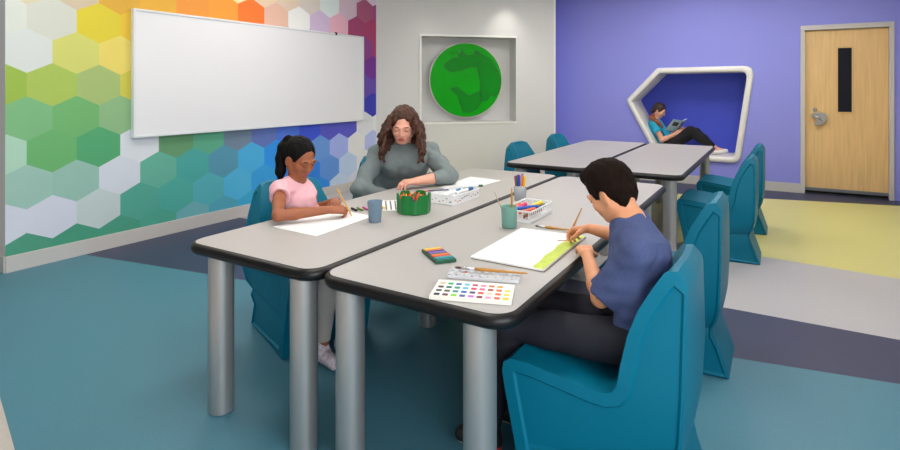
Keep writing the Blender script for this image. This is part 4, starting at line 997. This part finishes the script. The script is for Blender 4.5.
# baskets
def basket(x0, y0, x1, y1, h, ang, label, slots, printed=False):
    cx, cy = (x0+x1)/2, (y0+y1)/2; w_, l_ = (x1-x0)/2, (y1-y0)/2
    t = empty('pencil_basket', (cx,cy,TZ), label, 'basket', 'white pencil baskets'); t.rotation_euler = (0,0,R(ang))
    MW = plastic('basket_white',(236,236,238),.4)
    MB().prism(rrect(-w_+.006,-l_+.006,w_-.006,l_-.006,.008,3), 0, .003).build('basket_floor', MW, t, smooth=False)
    b = MB(); o_ = rrect(-w_,-l_,w_,l_,.010,4); i_ = rrect(-w_+.006,-l_+.006,w_-.006,l_-.006,.006,4)
    b.ring(o_, i_, h-.008, h); b.build('rim', MW, t, smooth=False, bevel=.0015)
    b = MB(); o2 = rrect(-w_+.004,-l_+.004,w_-.004,l_-.004,.009,4); i2 = rrect(-w_+.0055,-l_+.0055,w_-.0055,l_-.0055,.007,4)
    if not printed:
        b.ring(o2, i2, 0, h*.28)
        for k in range(slots):
            for sx in (-1,1):
                y = -l_+.012+(2*l_-.024)*k/(slots-1); b.box((sx*(w_-.0045)-.0012, y-.0035, h*.25),(sx*(w_-.0045)+.0012, y+.0035, h-.006))
        for k in range(5):
            for sy in (-1,1):
                x = -w_+.012+(2*w_-.024)*k/4; b.box((x-.0035, sy*(l_-.0045)-.0012, h*.25),(x+.0035, sy*(l_-.0045)+.0012, h-.006))
    else: b.ring(o2, i2, 0, h-.006)
    b.build('basket_wall', MW, t, smooth=False)
    return t
def rot(t, v): return t.matrix_basis @ Vector(v)
b2 = basket(-1.245,2.575,-1.078,2.890,.062,0,'white slotted basket of thick markers behind the mint green cup', 12)
b1 = basket(-1.805,2.745,-1.625,3.055,.058,-2,'white basket with small coloured printed marks on its sides in front of the woman', 10, True)
rg = random.Random(3); pcs = [(214,150,134),(140,146,190),(150,130,160),(226,150,124),(130,170,150),(96,104,130),(206,130,156)]
for k in range(6):
    x = -.068+.026*k; z = .014+.026*rg.random(); a = rg.uniform(-.8,.8); L_ = rg.uniform(.008,.017)
    MB().prism([(x-L_/2,z-.003),(x+L_/2,z-.003+L_*.3*a),(x+L_/2,z+.003+L_*.3*a),(x-L_/2,z+.003)], 0, .0006, basis((1,0,0),(0,0,1),(0,-1,0),(0,-.1515,0))).build('printed_mark', plastic('mark_%d'%(k%7), pcs[k%7]), b1, smooth=False)
for k in range(11):
    x = -.135+.026*k; z = .014+.026*rg.random(); a = rg.uniform(-1,1); L_ = rg.uniform(.010,.020)
    MB().prism([(x-L_/2,z-.003),(x+L_/2,z-.003+L_*.3*a),(x+L_/2,z+.003+L_*.3*a),(x-L_/2,z+.003)], 0, .0006, basis((0,1,0),(0,0,1),(1,0,0),(.0865,0,0))).build('printed_mark', plastic('mark_%d'%((k*3)%7), pcs[(k*3)%7]), b1, smooth=False)
def marker(p, q, r, body, cap, label, group, name='marker', capfr=.3):
    p, q = Vector(p), Vector(q); t = empty(name, tuple(p), label, 'marker', group)
    ptag(t, MB().tube([p, p+(q-p)*(1-capfr)], r*.94, 12), 'barrel', plastic('mk_%d_%d_%d'%body, body), smooth='auto')
    ptag(t, MB().tube([p+(q-p)*(1-capfr), q-(q-p)*.03, q], [r,r,r*.7], 12), 'cap', plastic('mk_%d_%d_%d'%cap, cap), smooth='auto')
    return t
z = TZ+.050
for k, (nm, c, p, q, r) in enumerate((('pink',(220,50,110),(-1.215,2.60,z-.012),(-1.175,2.745,z+.012),.0115),('yellow',(240,214,30),(-1.165,2.69,z-.010),(-1.120,2.83,z+.012),.0115),('blue',(30,86,184),(-1.190,2.600,z+.008),(-1.098,2.72,z+.012),.010),('orange',(230,110,70),(-1.150,2.60,z-.006),(-1.105,2.70,z+.002),.010),('dark purple',(70,50,90),(-1.14,2.70,z-.012),(-1.10,2.83,z-.002),.010),('red orange',(222,90,50),(-1.228,2.62,z-.01),(-1.215,2.75,z+.004),.010),('navy',(40,50,110),(-1.215,2.70,z-.02),(-1.16,2.86,z-.012),.010),('brown',(120,70,50),(-1.13,2.60,z-.024),(-1.11,2.80,z-.022),.010))):
    marker(p, q, r, c, c, nm+' thick marker lying in the white slotted basket', 'markers in the slotted basket')
z = TZ+.046
for k, (nm, c, c2, p, q, r) in enumerate((('blue-capped white',(236,236,238),(36,120,170),(-1.74,2.80,z-.004),(-1.695,2.93,z+.014),.011),('second blue-capped white',(236,236,238),(30,100,150),(-1.70,2.88,z+.0),(-1.66,3.02,z+.012),.011),('all white',(235,235,236),(228,228,230),(-1.77,2.78,z-.008),(-1.73,2.96,z),.011),('beige capped',(236,232,226),(176,150,120),(-1.76,2.92,z-.01),(-1.70,3.03,z+.002),.010),('grey capped',(230,230,230),(130,134,140),(-1.68,2.79,z-.016),(-1.66,2.92,z-.01),.010))):
    marker(p, q, r, c, c2, nm+' marker lying in the printed white basket', 'markers in the printed basket')
marker((-1.72,3.0,TZ+.064),(-1.615,3.075,TZ+.070),.0075,(236,236,238),(12,84,62),'white marker with dark green cap poking out of the printed basket','markers in the printed basket', capfr=.22)
marker((-1.74,2.86,TZ+.066),(-1.835,2.72,TZ+.070),.0045,(60,66,96),(214,90,70),'thin dark pencil with a red end poking out of the printed basket towards the caddy','markers in the printed basket', name='coloured_pencil', capfr=.2)

# clear cup of upright markers
pk = empty('marker_cup', (-1.362,3.085,TZ), 'clear grey plastic cup with upright coloured markers at the table seam', 'cup')
MB().lathe([(.032,0),(.034,.003),(.040,.082),(.0385,.082),(.032,.006)], n=32).build('cup_body', mat('smoky_clear',(176,180,186),.12,alpha=.62), pk)
for k, (nm, c, x, y) in enumerate((('pink',(216,60,130),-.026,-.004),('dark green',(20,110,60),-.013,-.017),('violet blue',(70,50,200),.003,-.021),('teal',(30,120,140),.012,.006),('purple',(110,60,150),-.006,.006),('orange',(226,120,40),.018,-.011),('yellow',(240,196,30),.027,-.001),('red',(204,36,48),-.018,.013),('blue',(40,70,170),.004,.022))):
    lean = 1.25; p = Vector((-1.362+x*.6, 3.085+y*.6, TZ+.008)); q = Vector((-1.362+x*lean, 3.085+y*lean, TZ+.150+.006*(k%3)))
    marker(p, q, .0068, (225,225,228), c, nm+' capped marker standing in the clear cup', 'markers in the clear cup', capfr=.45)

# open book of the reader
bk = empty('open_book', (-1.36,9.03,.76), 'open white and pale blue book in the hands of the reader in the nook', 'book')
BM = Matrix.Translation((-1.33,9.02,.835)) @ Matrix.Rotation(R(-28),4,'Z') @ Matrix.Rotation(R(-50),4,'Y')
def bkp(b, nm, m): b.bm.transform(BM); return ptag(bk, b, nm, m, smooth=False)
for sgn, nm in ((1,'right'),(-1,'left')):
    T_ = Matrix.Rotation(R(16*sgn),4,'X')
    b = MB().box((-.11, 0 if sgn > 0 else -.165, 0),(.11, .165 if sgn > 0 else 0, .008), T_); bkp(b, 'page_block', M_PAPER)
    b = MB().box((-.114, -.002 if sgn > 0 else -.17, -.003),(.114, .17 if sgn > 0 else .002, 0), T_); bkp(b, 'cover', plastic('cover_blue',(180,212,226)))
    b = MB().box((-.005, -.13 if sgn < 0 else .03, -.0036),(.07, -.03 if sgn < 0 else .13, -.003), T_); bkp(b, 'cover_picture', plastic('cover_ink',(60,70,90)))
